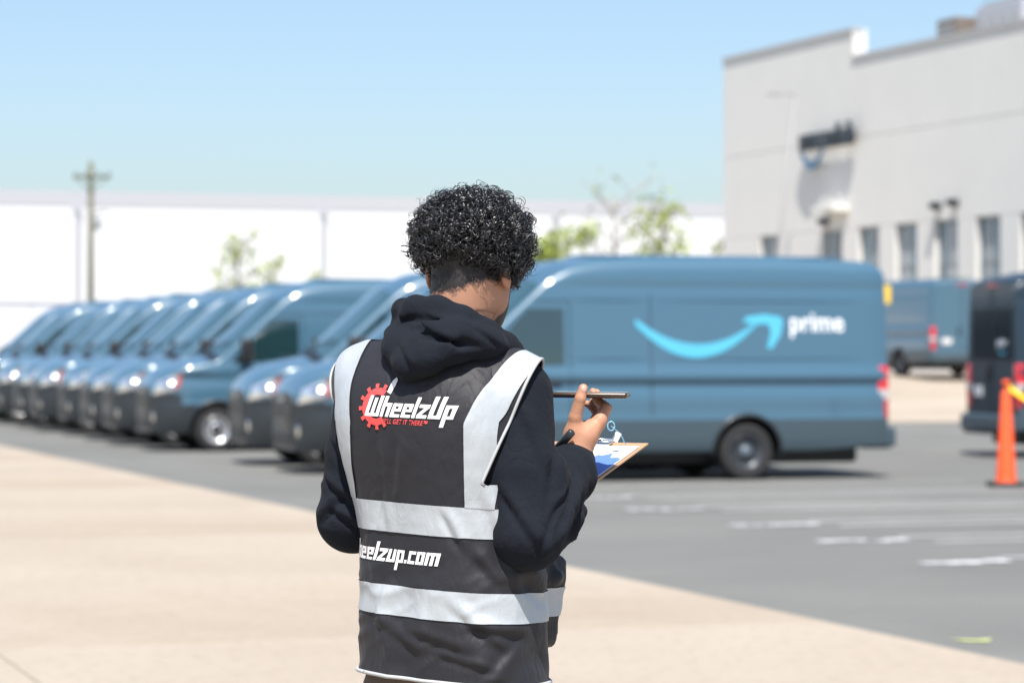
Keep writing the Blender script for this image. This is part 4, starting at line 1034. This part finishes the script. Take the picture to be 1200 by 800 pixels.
# --- black hoodie: trunk and sleeves
G = Grid(axis_pts(-.34, .34, .0055), axis_pts(-.24, .46, .0055), axis_pts(.90, 1.68, .0055))
torso_into(G, -.005, 1.02, 1.645, 0)
for S_ in (SHR, SHL): G.cap(NECK+np.array((0, 0, -.025)), S_+np.array((0, 0, .004)), .058, .060, .03)
E2 = ELR*.62+WRR*.38
G.chain([SHR, SHR*.45+ELR*.55, ELR, E2, ELR*.16+WRR*.84, WRR], [.0705, .071, .0615, .0625, .050, .0385], .012, .02)
E2l = ELL*.6+WRL*.4
G.chain([SHL, SHL*.45+ELL*.55, ELL, E2l, WRL*.9+ELL*.1], [.064, .064, .0615, .058, .04], .012, .02)
v, f = G.mesh(); v = relax(v, f, 3, .5)
def arm_coord(v, a, b):
    d = b-a; L_ = np.linalg.norm(d); d = d/L_; q = v-a; t = q@d; return t/L_, np.linalg.norm(q-np.outer(t, d), axis=1)
n = vnormals(v, f); disp = np.zeros(len(v)); Q = np.stack([v[:, 0], v[:, 2]], 1)
disp += (ridge(v*np.array((9, 9, 5)))-.5)*.006
for (a, b) in ((SHR, ELR), (SHL, ELL)):                                   # soft rings above the elbow
    t, r_ = arm_coord(v, a, b); w = S3((t-.35)/.3)*S3((1.25-t)/.25)*(r_ < .1)
    disp += w*.0045*(ridge(np.stack([t*4.2+v[:, 0]*3, v[:, 0]*7, v[:, 1]*7], 1))-.4)*2
t, r_ = arm_coord(v, ELR, WRR); w = S3((t+.05)/.25)*S3((1.05-t)/.2)*(r_ < .085)
ph = t*5.2+1.1*vnoise(v*16)+v[:, 0]*6; disp += w*.0045*(np.abs(np.sin(ph*math.pi))**.7-.55)+w*.007*(ridge(np.stack([t*5+v[:, 0]*9, v[:, 1]*8, v[:, 2]*8], 1))-.5)
t, r_ = arm_coord(v, ELL, WRL); w = S3((t+.05)/.25)*S3((1.0-t)/.2)*(r_ < .085); disp += w*.006*(np.abs(np.sin((t*4+vnoise(v*14))*math.pi))-.5)
def near(v, ly0, ly1): return ((v[:, 1] > ly0) & (v[:, 1] < ly1)).astype(float)
def IC(px, py): p = I(px, py, -.06); return (p[0], p[2])
fr = near(v, -.4, -.02)*(v[:, 0] > .05)
for a, b, w_, dp in ((IC(676, 548), IC(640, 640), .018, .012), (IC(662, 565), IC(625, 655), .016, .009), (IC(656, 500), IC(640, 600), .022, .009), (IC(600, 470), IC(640, 560), .03, .006), (IC(575, 560), IC(640, 655), .024, .007), (IC(690, 575), IC(655, 640), .014, .009)):
    disp += crease(Q, a, b, w_, dp)*fr
fl_ = (v[:, 0] < -.13).astype(float)
for a, b, w_, dp in ((IC(372, 560), IC(412, 600), .02, .009), (IC(380, 600), IC(420, 625), .018, .009), (IC(378, 510), IC(408, 560), .022, .007), (IC(372, 620), IC(405, 580), .02, .008)):
    disp += crease(Q, a, b, w_, dp)*fl_
v = v+n*disp[:, None]
hood_ob = child_mesh("hoodie", v, f, 'hoodie')
# ribbed cuff on the right wrist
def cuff(E_, W_, r0, r1, nm):
    d = (W_-E_)/np.linalg.norm(W_-E_); a = np.cross(d, (0, 0, 1.)); a /= np.linalg.norm(a); b = np.cross(d, a); vs_, fs = [], []
    prof = [(-.055, r0*.93), (-.05, r0), (-.03, r0*1.0), (-.01, r1*1.02), (.004, r1), (.008, r1*.95), (.006, r1*.82), (-.02, r1*.8)]
    N = 120
    for (t, r_) in prof:
        for k in range(N):
            th = 2*math.pi*k/N; q = r_+.0009*math.cos(th*40)+.0015*math.sin(3*th+t*60); vs_.append(W_+d*t+(a*math.cos(th)+b*math.sin(th))*q)
    for i in range(len(prof)-1):
        for k in range(N): k2 = (k+1) % N; fs.append((i*N+k, i*N+k2, (i+1)*N+k2, (i+1)*N+k))
    return mesh_obj(nm, vs_, fs, 'hoodie', hood_ob, True)
cuff(E2, np.array(I(675.5, 537, .088)), .041, .0345, "cuff"); cuff(E2l, WRL+np.array((.015, .004, .002)), .039, .034, "cuff")

# --- hood lying on the shoulders
G = Grid(axis_pts(-.19, .16, .0035), axis_pts(-.22, .17, .0035), axis_pts(1.49, 1.71, .0035))
ch = lambda pts, k=.012, kk=.022: G.chain([I(a, b, c) for a, b, c, r_ in pts], [r_ for *_, r_ in pts], k, kk)
# back bag
ch([(462, 392, .0, .020), (470, 408, -.06, .030), (498, 412, -.115, .034), (535, 402, -.125, .032), (570, 402, -.105, .026), (594, 413, -.05, .017)], 0)
ch([(468, 415, -.07, .026), (478, 428, -.118, .024), (500, 422, -.135, .022), (530, 408, -.135, .02)], .016)
ch([(470, 405, -.05, .028), (485, 432, -.105, .018), (481, 438, -.105, .012)], .016)
# collar wall round the neck
ch([(475, 385, .03, .024), (485, 385, -.04, .028), (515, 382, -.085, .028), (555, 392, -.085, .026), (588, 408, -.035, .022), (598, 416, .03, .02), (580, 410, .09, .02), (530, 395, .115, .02), (490, 385, .09, .022), (475, 385, .03, .024)], .010)
# rolled rim
ch([(473, 372, .07, .017), (473, 364, .02, .0185), (487, 361, -.045, .020), (512, 361, -.083, .019), (543, 372, -.093, .017), (573, 389, -.075, .0155), (593, 405, -.03, .0145), (598, 412, .03, .0145), (585, 410, .085, .015), (545, 400, .12, .016), (500, 385, .115, .017), (473, 372, .07, .017)], .006)
# middle roll
ch([(478, 384, -.065, .013), (500, 385, -.112, .018), (535, 390, -.130, .019), (562, 398, -.118, .016), (580, 403, -.09, .011)], .005)
G.chain([np.array(I(515, 385, -.02)), np.array(I(545, 330, .03))], [.050, .055], .006, .006, 's')           # opening for the neck
# hollows under the rolls
for pts in ([(466, 379, -.05, .006), (490, 384, -.115, .009), (500, 394, -.138, .008), (540, 402, -.155, .0075), (560, 405, -.145, .005)], [(472, 374, -.04, .004), (500, 375, -.115, .006), (540, 384, -.125, .005), (575, 398, -.1, .004)]):
    G.chain([I(a, b, c) for a, b, c, r_ in pts], [r_ for *_, r_ in pts], .01, .01, 's')
v, f = G.mesh(); v = relax(v, f, 5, .5); n = vnormals(v, f); Q = np.stack([v[:, 0], v[:, 2]], 1)
disp = (ridge(v*np.array((9, 9, 14)))-.5)*.002+(ridge(v*np.array((24, 24, 40)))-.5)*.0012
bk = near(v, -.4, -.05)
for a, b, w_, dp in ((IC(466, 398), IC(484, 436), .016, .004), (IC(505, 392), IC(545, 405), .014, .004), (IC(545, 378), IC(592, 412), .012, .004)):
    disp += crease(Q, a, b, w_, dp)*bk
v = v+n*disp[:, None]; child_mesh("hood", v, f, 'hoodie', hood_ob)

# --- reflective vest
G = Grid(axis_pts(-.27, .27, .0045), axis_pts(-.26, .27, .0045), axis_pts(.91, 1.68, .0045))
torso_into(G, .009, .915, 1.66, 0)
for S_, o_ in ((SHR, rv*.022), (SHL, -rv*.004)):
    G.cap(NECK+np.array((0, 0, -.02)), S_+o_+np.array((0, 0, .004)), .068, .0715, .03)
# front panel on the right hanging clear of the body
def rbox(G, c, half, fr, rnd, k):
    c = np.array(c); R_ = float(np.linalg.norm(half)); sl = G.sl(c-R_, c+R_); X, Y, Z = G.pts(sl); dx, dy, dz = X-c[0], Y-c[1], Z-c[2]
    q = [np.abs(r_[0]*dx+r_[1]*dy+r_[2]*dz)-h_+rnd for r_, h_ in zip(fr, half)]
    G.put(sl, (np.sqrt(sum(np.maximum(t_, 0)**2 for t_ in q))+np.minimum(np.maximum(np.maximum(q[0], q[1]), q[2]), 0)-rnd).astype(np.float32), k)
rbox(G, I(628, 702, .07), (.030, .045, .086), ((rx, ry, 0), (fx*.98, fy*.98, -.2), (fx*.2, fy*.2, .98)), .007, .008)
rbox(G, I(636, 668, .085), (.022, .03, .03), ((.8, 0, .6), (0, 1, 0), (-.6, 0, .8)), .006, .006)
v, f = G.mesh(); v = relax(v, f, 4, .5); n = vnormals(v, f); Q = np.stack([v[:, 0], v[:, 2]], 1)
aa = (v[:, 0]+.02)*rx+v[:, 1]*ry; bb = (v[:, 0]+.02)*fx+v[:, 1]*fy; zz = v[:, 2]; back = (bb < .05).astype(float)
disp = (ridge(np.stack([aa*13+zz*2, bb*6, zz*3.2], 1))-.5)*.0095*S3((1.52-zz)/.1)                     # long vertical drape
low = S3((1.25-zz)/.1)
disp += low*(ridge(np.stack([aa*9+zz*9, bb*7, zz*17-aa*7], 1))-.5)*.006
disp += low*(ridge(np.stack([aa*22, bb*12, zz*34-aa*16], 1))-.5)*.0035
disp += (vnoise(v*60)-.5)*.0012
for a, b, w_, dp in ((IC(560, 560), IC(600, 700), .022, .011), (IC(572, 600), IC(640, 720), .02, .010), (IC(545, 640), IC(590, 690), .02, .009), (IC(452, 670), IC(438, 740), .014, .006), (IC(446, 575), IC(440, 628), .010, .005), (IC(440, 500), IC(452, 640), .016, .006), (IC(470, 500), IC(455, 600), .016, .005),
                      (IC(515, 590), IC(545, 650), .016, .007), (IC(520, 700), IC(600, 770), .02, .008), (IC(470, 735), IC(560, 765), .018, .007), (IC(540, 730), IC(625, 745), .016, .008), (IC(430, 720), IC(500, 770), .018, .006), (IC(610, 740), IC(560, 795), .02, .008), (IC(500, 760), IC(590, 785), .014, .006), (IC(560, 430), IC(520, 520), .03, .004)):
    disp += crease(Q, a, b, w_*1.15, dp*.72, .5)*back
disp += S3((1.0-zz)/.06)*.006*np.sin(aa*40+bb*25)
v = v+n*disp[:, None]
bm = bmesh.new(); vb = [bm.verts.new(p) for p in v]
for q in f:
    try: bm.faces.new([vb[i] for i in q])
    except ValueError: pass
def cut(pt, nrm): bmesh.ops.bisect_plane(bm, geom=bm.verts[:]+bm.edges[:]+bm.faces[:], dist=1e-5, plane_co=pt, plane_no=nrm)
TILT = Vector((.055, 0, 1))
zU = (1.296, 1.240); zLw = (1.141, 1.086); hem = .972
for z_ in zU+zLw+(hem,): cut((-.02, -.1, z_), TILT)
vsh = .012
# vertical tape planes: straight below the shoulder blades, leaning outwards above
def aplane(a0, lean, fwd=0.0):           # plane a = a0 + lean*(z-1.40) in body coordinates
    nn = Vector((rx+fwd*fx, ry+fwd*fy, -lean)); p = Vector((-.03+rx*a0, ry*a0, 1.40)); return p, nn
VT = {}
for s in (-1, 1):
    for nm, a0, ln in ((("in", .130, .04), ("out", .176, .03), ("in2", .116, .33), ("out2", .1565, .42)) if s > 0 else (("in", .112, -.04), ("out", .156, .10), ("in2", .104, .13), ("out2", .150, .30))):
        VT[(s, nm)] = aplane(s*a0, s*ln); cut(*VT[(s, nm)])
cut((0, 0, 1.45), (0, 0, 1))
ARM = {s: aplane(s*(.147 if s > 0 else .172), s*(.45 if s > 0 else .30), s*.38) for s in (-1, 1)}
for s in (-1, 1): cut(*ARM[s])
bmesh.ops.remove_doubles(bm, verts=bm.verts[:], dist=3e-4)
bmesh.ops.dissolve_degenerate(bm, dist=1e-4, edges=bm.edges[:])
# delete what the vest does not cover: below the hem, above the neck, beyond the armholes
def sd(pl, c): return (c-pl[0]).dot(pl[1])
arm_bot = {1: 1.335, -1: 1.33}
def region(fc):
    c = fc.calc_center_median(); zt = c.z+.055*(c.x+.02)
    b_ = (c.x+.03)*fx+c.y*fy
    if zt < hem: return None
    if c.z > 1.60: return None
    for s in (-1, 1):
        if s*sd(ARM[s], c) > 0 and c.z > arm_bot[s]: return None
    if zU[1] < zt < zU[0]: return "U"
    if zLw[1] < zt < zLw[0]: return "L"
    if c.z > zU[1]:
        for s in (-1, 1):
            u2 = "2" if c.z > 1.45 else ""
            if s*sd(VT[(s, "in"+u2)], c) > 0 and s*sd(VT[(s, "out"+u2)], c) < 0 and zt > zU[0]-.001: return "V%d" % s
    return "P"
groups = {}
for fc in bm.faces: groups.setdefault(region(fc), []).append(fc.index) if False else groups.setdefault(region(fc), []).append(fc)
bm.normal_update()
def part_from(name, faces, m, off, parent):
    idx = {}; vs_, fs = [], []
    for fc in faces:
        q = []
        for vt in fc.verts:
            if vt not in idx: idx[vt] = len(vs_); vs_.append(vt.co+vt.normal*off)
            q.append(idx[vt])
        fs.append(q)
    return mesh_obj(name, vs_, fs, m, parent, True)
allf = [fc for k_, fl in groups.items() if k_ for fc in fl]
vest = part_from("vest", allf, 'vest', 0.0, person)
for k_ in ("U", "L", "V1", "V-1"):
    part_from("reflective_stripe", groups.get(k_, []), 'reflective', .0020 if k_ in "UL" else .0029, vest)
bv = BVHTree.FromPolygons([vv.co.copy() for vv in bm.verts], [[vv.index for vv in fc.verts] for fc in bm.faces]) if False else None
bm.verts.index_update(); bv = BVHTree.FromPolygons([vv.co.copy() for vv in bm.verts], [[vv.index for vv in fc.verts] for fc in bm.faces])
# piping along the armholes and the hem: follow the cut edges
keep = set(allf); bed = [e for e in bm.edges if sum(1 for fc in e.link_faces if fc in keep) == 1]
adj = {}
for e in bed:
    for a, b in ((e.verts[0], e.verts[1]), (e.verts[1], e.verts[0])): adj.setdefault(a, []).append(b)
seen = set(); loops = []
for st in adj:
    if st in seen: continue
    lp_ = [st]; seen.add(st); cur = st
    while True:
        nx = [q for q in adj[cur] if q not in seen]
        if not nx: break
        cur = nx[0]; seen.add(cur); lp_.append(cur)
    if len(lp_) > 30: loops.append([q.co+q.normal*.002 for q in lp_])
for lp_ in loops:
    zs_ = [p.z for p in lp_]
    if min(zs_) > 1.5: continue
    pts = lp_+[lp_[0]]; P_ = np.array([tuple(p) for p in pts])
    for _ in range(3): P_[1:-1] = (P_[:-2]+2*P_[1:-1]+P_[2:])/4
    dd = np.concatenate([[0], np.cumsum(np.linalg.norm(np.diff(P_, axis=0), axis=1))]); tt = np.arange(0, dd[-1], .007)
    P_ = np.stack([np.interp(tt, dd, P_[:, q]) for q in range(3)], 1); P_ = np.concatenate([P_, P_[:1]])
    if max(zs_) < 1.1: tube("piping", P_, .0038, 'piping', vest, 6); continue
    ok = [min(abs(sd(ARM[s_], Vector(p))) for s_ in (-1, 1)) < .007 for p in P_]; run = []
    i0 = ok.index(False) if False in ok else 0
    for q in range(len(P_)+1):
        j_ = (i0+q) % len(P_)
        if q < len(P_) and ok[j_]: run.append(P_[j_])
        else:
            if len(run) > 8: tube("piping", run, .0031, 'piping', vest, 6)
            run = []

# --- print on the back: flat shapes laid on the cloth
def lay(polys, m, name, parent, mapf, lift=.0014, maxe=.005):
    bm2 = bmesh.new()
    for k_, pl_ in enumerate(polys):
        b3 = bmesh.new(); b3.faces.new([b3.verts.new((x, y, k_*.00006)) for x, y in pl_]); bmesh.ops.triangulate(b3, faces=b3.faces[:])
        for _ in range(5):
            lg = [e for e in b3.edges if e.calc_length() > maxe]
            if not lg: break
            bmesh.ops.subdivide_edges(b3, edges=lg, cuts=1); bmesh.ops.triangulate(b3, faces=b3.faces[:])
        me_ = bpy.data.meshes.new("t"); b3.to_mesh(me_); b3.free(); bm2.from_mesh(me_); bpy.data.meshes.remove(me_)
    for vt in bm2.verts:
        p, nn = mapf(vt.co.x, vt.co.y); vt.co = p+nn*(lift+vt.co.z)
    return bm_obj(name, bm2, m, parent, True)
def map_back(s, z):       # s across the back, z height
    o = Vector((-.03+rx*s-fx*.5, ry*s-fy*.5, z)); hit = bv.ray_cast(o, Vector((fx, fy, 0)))
    if hit[0] is None: return Vector((-.03+rx*s-fx*.13, ry*s-fy*.13, z)), Vector((-fx, -fy, 0))
    return hit[0], -Vector((fx, fy, 0)).lerp(-hit[1], .5).normalized()
def map_round(s, z):      # wraps round the trunk: s is arc length from the middle of the back
    rad = .150; th = s/rad; d = Vector((rx*math.sin(th)-fx*math.cos(th), ry*math.sin(th)-fy*math.cos(th), 0)); c = Vector((-.008, 0, z))
    hit = bv.ray_cast(c+d*.5, -d)
    return (hit[0], hit[1] if hit[1].dot(d) > 0 else -hit[1]) if hit[0] is not None else (c+d*.16, d)
R4 = lambda a, b, c, d: [(a, b), (c, b), (c, d), (a, d)]
GL = {'h': (.8, [R4(0, 0, .29, 1.5), R4(.51, 0, .8, 1.0), R4(.29, .76, .51, 1.0)]), 'e': (.8, [R4(0, 0, .29, 1), R4(.29, 0, .8, .22), R4(.29, .78, .8, 1), R4(.53, .42, .8, .78), R4(.29, .42, .53, .6)]),
      'l': (.29, [R4(0, 0, .29, 1.5)]), 'z': (.8, [R4(0, .76, .8, 1), R4(0, 0, .8, .24), [(0, .24), (.34, .24), (.8, .76), (.46, .76)]]), 'U': (.92, [R4(0, 0, .33, 1.6), R4(.59, 0, .92, 1.6), R4(.33, 0, .59, .24)]),
      'p': (.8, [R4(0, -.6, .29, 1), R4(.29, .78, .8, 1), R4(.51, .22, .8, .78), R4(.29, 0, .8, .22)]), 'W': (1.3, [R4(0, 0, .31, 1.5), R4(.5, 0, .8, 1.35), R4(.99, 0, 1.3, 1.5), R4(.31, 0, .5, .22), R4(.8, 0, .99, .22)]),
      'w': (1.25, [R4(0, 0, .29, 1), R4(.48, 0, .77, 1), R4(.96, 0, 1.25, 1), R4(.29, 0, .48, .22), R4(.77, 0, .96, .22)]), 'u': (.8, [R4(0, 0, .29, 1), R4(.51, 0, .8, 1), R4(.29, 0, .51, .22)]),
      'c': (.8, [R4(0, 0, .29, 1), R4(.29, 0, .8, .24), R4(.29, .76, .8, 1)]), 'o': (.8, [R4(0, 0, .29, 1), R4(.51, 0, .8, 1), R4(.29, 0, .51, .22), R4(.29, .78, .51, 1)]),
      'm': (1.25, [R4(0, 0, .29, 1), R4(.48, 0, .77, .78), R4(.96, 0, 1.25, 1), R4(.29, .78, .96, 1)]), '.': (.29, [R4(0, 0, .29, .27)])}
def word(txt, x, y, unit, shear=.3, gap=.13, slope=0.0, sxf=1.0):
    out = []; cx_ = 0
    for ch_ in txt:
        w_, pls = GL[ch_]
        out.append((ch_, [[(x+(cx_+px+shear*py)*unit*sxf, y+py*unit+slope*(cx_+px)*unit) for px, py in p] for p in pls])); cx_ += w_+gap
    return out
logo = empty("printed_logo"); logo.parent = vest; logo.location = (0, 0, 0)
for ch_, pls in word("WheelzUp", -.074, 1.4605, .0252, .32, .12, -.03):
    lay(pls, 'print_white', "letter", logo, map_back)
gc = (-.046, 1.4775); gp = []
def ringpoly(r0, r1, a0, a1, n=4): return [(gc[0]+r1*math.cos(a0+(a1-a0)*i/n), gc[1]+r1*math.sin(a0+(a1-a0)*i/n)) for i in range(n+1)]+[(gc[0]+r0*math.cos(a1-(a1-a0)*i/n), gc[1]+r0*math.sin(a1-(a1-a0)*i/n)) for i in range(n+1)]
for k in range(13):
    a0 = math.radians(58+19*k); gp.append(ringpoly(.022, .0345, a0, a0+math.radians(19)))
for k in range(9):
    a0 = math.radians(62+29*k); gp.append(ringpoly(.034, .0425, a0+.03, a0+.22, 2))
lay(gp, 'print_red', "gear", logo, map_back, .0009)
sx_, sz_ = -.0215, 1.5045
lay([[(sx_-.004, sz_), (sx_+.004, sz_-.004), (sx_+.011, sz_+.012), (sx_+.013, sz_+.022), (sx_+.008, sz_+.027), (sx_+.002, sz_+.02), (sx_-.0005, sz_+.012)]], 'print_white', "spark", logo, map_back, .0018)
tm = text_mesh("WE'LL GET IT THERE\u2122", .0125, .00022, .3, 0, 'LEFT', 1.12); b3 = bmesh.new(); b3.from_mesh(tm)
xs_ = [q.co.x for q in b3.verts]; kx = .102/(max(xs_)-min(xs_))
for vt in b3.verts:
    p, nn = map_back(-.036+(vt.co.x-min(xs_))*kx, 1.4475+vt.co.y-.03*vt.co.x); vt.co = p+nn*.0014
bm_obj("slogan", b3, 'print_red', logo)
web = empty("printed_address"); web.parent = vest
for ch_, pls in word("wheelzup.com", -.203, 1.194, .0236, .3, .12, -.035, 1.04): lay(pls, 'print_white', "letter", web, map_round)
bm.free()

# --- trousers and shoes
G = Grid(axis_pts(-.25, .25, .008), axis_pts(-.25, .25, .008), axis_pts(.02, 1.06, .01)); torso_into(G, -.006, .83, 1.05, 0)
legs = []
for s in (-1, 1):
    hp = hipc+rv*s*.085; kn = hp+np.array((0, 0, -.40))+rv*s*.015+fv*.015; an = kn+np.array((0, 0, -.41))+rv*s*.01-fv*.01; legs.append(an)
    G.chain([hp, kn, an+np.array((0, 0, .01))], [.102, .076, .062], .05, .02)
v, f = G.mesh(); v = relax(v, f, 2); n = vnormals(v, f); v = v+n*((ridge(v*np.array((14, 14, 9)))-.5)*.008)[:, None]; child_mesh("trousers", v, f, 'trousers')
for an in legs:
    g2 = Grid(axis_pts(an[0]-.12, an[0]+.2, .005), axis_pts(an[1]-.12, an[1]+.26, .005), axis_pts(-.02, .14, .005))
    z0 = np.array((0, 0, 1.)); a3 = np.array((an[0], an[1], 0))
    g2.chain([a3+z0*.1, a3-fv*.03+z0*.055, a3+fv*.09+z0*.045, a3+fv*.16+z0*.035], [.045, .048, .046, .036], .02, .02); g2.F = np.maximum(g2.F, .012-g2.pts((slice(None),)*3)[2]).astype(np.float32)
    v, f = g2.mesh(); sh = child_mesh("shoe", v, f, 'shoe')
    g2 = Grid(axis_pts(an[0]-.12, an[0]+.2, .005), axis_pts(an[1]-.12, an[1]+.26, .005), axis_pts(-.02, .06, .005)); g2.chain([a3-fv*.03+z0*.04, a3+fv*.09+z0*.035, a3+fv*.165+z0*.03], [.05, .049, .038], .02, .02)
    Zg = g2.pts((slice(None),)*3)[2]; g2.F = np.maximum(g2.F, np.maximum(.001-Zg, Zg-.024)).astype(np.float32); v, f = g2.mesh(); child_mesh("sole", v, f, 'sole', sh)

# ------------------------------------------------------------------ things in his hands
def world(p): return Vector(tuple(p))+PO
# phone lying level on the fingers
phc = np.array(I(692.5, 462.4, .118)); ph = empty("mobile_phone", world(phc), math.radians(-9)); ph.rotation_euler = (math.radians(1.0), math.radians(.6), math.radians(-9))
bm = bmesh.new(); box_bm(bm, (0, 0, 0), (.147, .072, .0105), None, .004); bm_obj("frame", bm, 'phone_edge', ph, True)
bm = bmesh.new(); box_bm(bm, (0, 0, .0), (.1405, .0655, .0112), None, .0012); bm_obj("screen", bm, 'phone_body', ph)
bm = bmesh.new(); box_bm(bm, (-.048, 0.014, -.0052), (.034, .034, .003), None, .001); cmo = bm_obj("camera_bump", bm, 'phone_body', ph)
for (x, w_) in ((-.03, .012), (-.012, .012), (.03, .02)):
    bm = bmesh.new(); box_bm(bm, (x, -.0362, 0), (w_, .0012, .0028), None, .0004); bm_obj("side_button", bm, 'phone_edge', ph)
tag(ph, "bronze-edged phone held level in his raised right hand", "phone")
# clipboard with paper, clip and a tag on a strap
cb = empty("clipboard", world(CB(CBW/2, CBL/2)))
Mx = Matrix((tuple(CBr), tuple(-CBu), tuple(CBn))).transposed(); cb.rotation_euler = Mx.to_euler()
bm = bmesh.new(); box_bm(bm, (0, 0, -.0015), (CBW, CBL, .0035), None, .001); bm_obj("board", bm, 'hardboard', cb)
for k in range(3):
    bm = bmesh.new(); box_bm(bm, (-.002+.002*k, -.012+.001*k, .0012+.0006*k), (.212, .28, .0004), Matrix.Rotation(.006*(k-1), 3, 'Z')); bm_obj("sheet", bm, 'paper', cb)
vv = []; NB = 24      # flat blue layer over the sheets under the top margin, its upper edge wavy
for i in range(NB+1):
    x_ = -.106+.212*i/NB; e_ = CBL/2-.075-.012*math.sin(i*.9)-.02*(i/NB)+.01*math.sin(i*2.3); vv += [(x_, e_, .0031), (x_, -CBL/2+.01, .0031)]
mesh_obj("blue_area", vv, [(2*i, 2*i+1, 2*i+3, 2*i+2) for i in range(NB)], 'blue_layer', cb)
bm = bmesh.new(); box_bm(bm, (-.01, CBL/2-.022, .006), (.1, .022, .006), None, .002); cl = bm_obj("clip", bm, 'chrome', cb)
tube("clip_spring", [(-.06, CBL/2-.012, .009), (.04, CBL/2-.012, .009)], .004, 'chrome', cl)
tag(cb, "brown hardboard clipboard with white paper below his right hand", "clipboard")
bt = np.array(I(733, 521, .30)); rg = np.array(I(716, 499, .28)); mdp = np.array(I(722.5, 512, .29))
tg_ = empty("key_tag", world(bt))
L3 = lambda p: tuple(np.array(p)-bt)
tube("strap", [L3(bt), L3(np.array(I(729, 512, .297))), L3(np.array(I(727, 508, .295))), L3(np.array(I(721, 503, .287))), L3(rg)], .0011, 'clear', tg_, 6)
ringp = [np.array(rg)+np.array((math.cos(t_)*.007, math.sin(t_)*.002, math.sin(t_)*.009)) for t_ in np.linspace(0, 6.283, 19)]
tube("ring", [L3(p) for p in ringp], .0014, 'clear', tg_, 6)
bm = bmesh.new(); box_bm(bm, L3(mdp), (.0125, .003, .02), Matrix.Rotation(.45, 3, 'Y'), .001); bm_obj("tag_plate", bm, 'tagwhite', tg_)
tag(tg_, "small cream tag on a clear blue strap hanging by the clipboard", "tag")
# marker pen in the left hand
p0, p1 = np.array(I(671, 505, .045)), np.array(I(640, 540, .075)); d_ = (p1-p0)/np.linalg.norm(p1-p0); mk = empty("marker_pen", world(p1))
bs = lambda t_: tuple(p0+d_*t_-p1)
tube("barrel", [bs(.045), bs(.046), bs(.13), bs(.138)], [.0068, .0075, .0072, .004], 'black', mk, 14)
tube("cap", [bs(0), bs(.002), bs(.044)], [.0055, .0078, .0082], 'cladding', mk, 14)
tag(mk, "black marker pen pointing up beside his right wrist", "pen")
# bracelet
bw = empty("bracelet", world(np.array(I(676, 532, .088)))); d_ = (wr-np.array(ELR)); d_ = np.array(I(683, 512, .094))-np.array(I(672, 545, .088)); d_ /= np.linalg.norm(d_); a_ = np.cross(d_, (0, 0, 1.)); a_ /= np.linalg.norm(a_); b_ = np.cross(d_, a_)
for q, (o_, r_) in enumerate(((0, .0285), (.007, .0278))):
    pts = [a_*math.cos(t_)*r_+b_*math.sin(t_)*r_+d_*(o_+.002*math.sin(2*t_)) for t_ in np.linspace(0, 6.283, 40)]; tube("chain", pts, .0014, 'gold', bw, 6)
for k in range(22):
    t_ = 6.283*k/22; c_ = a_*math.cos(t_)*.029+b_*math.sin(t_)*.029+d_*.0035; vv, ff2 = lathe_data([(.0001, -.0024), (.002, -.0012), (.0024, 0), (.002, .0012), (.0001, .0024)], 8, 'y')
    mesh_obj("bead", [np.array(p)+c_ for p in vv], ff2, 'chrome' if k % 3 == 0 else 'gold', bw, True)
tag(bw, "thin gold beaded bracelet on his right wrist", "bracelet")
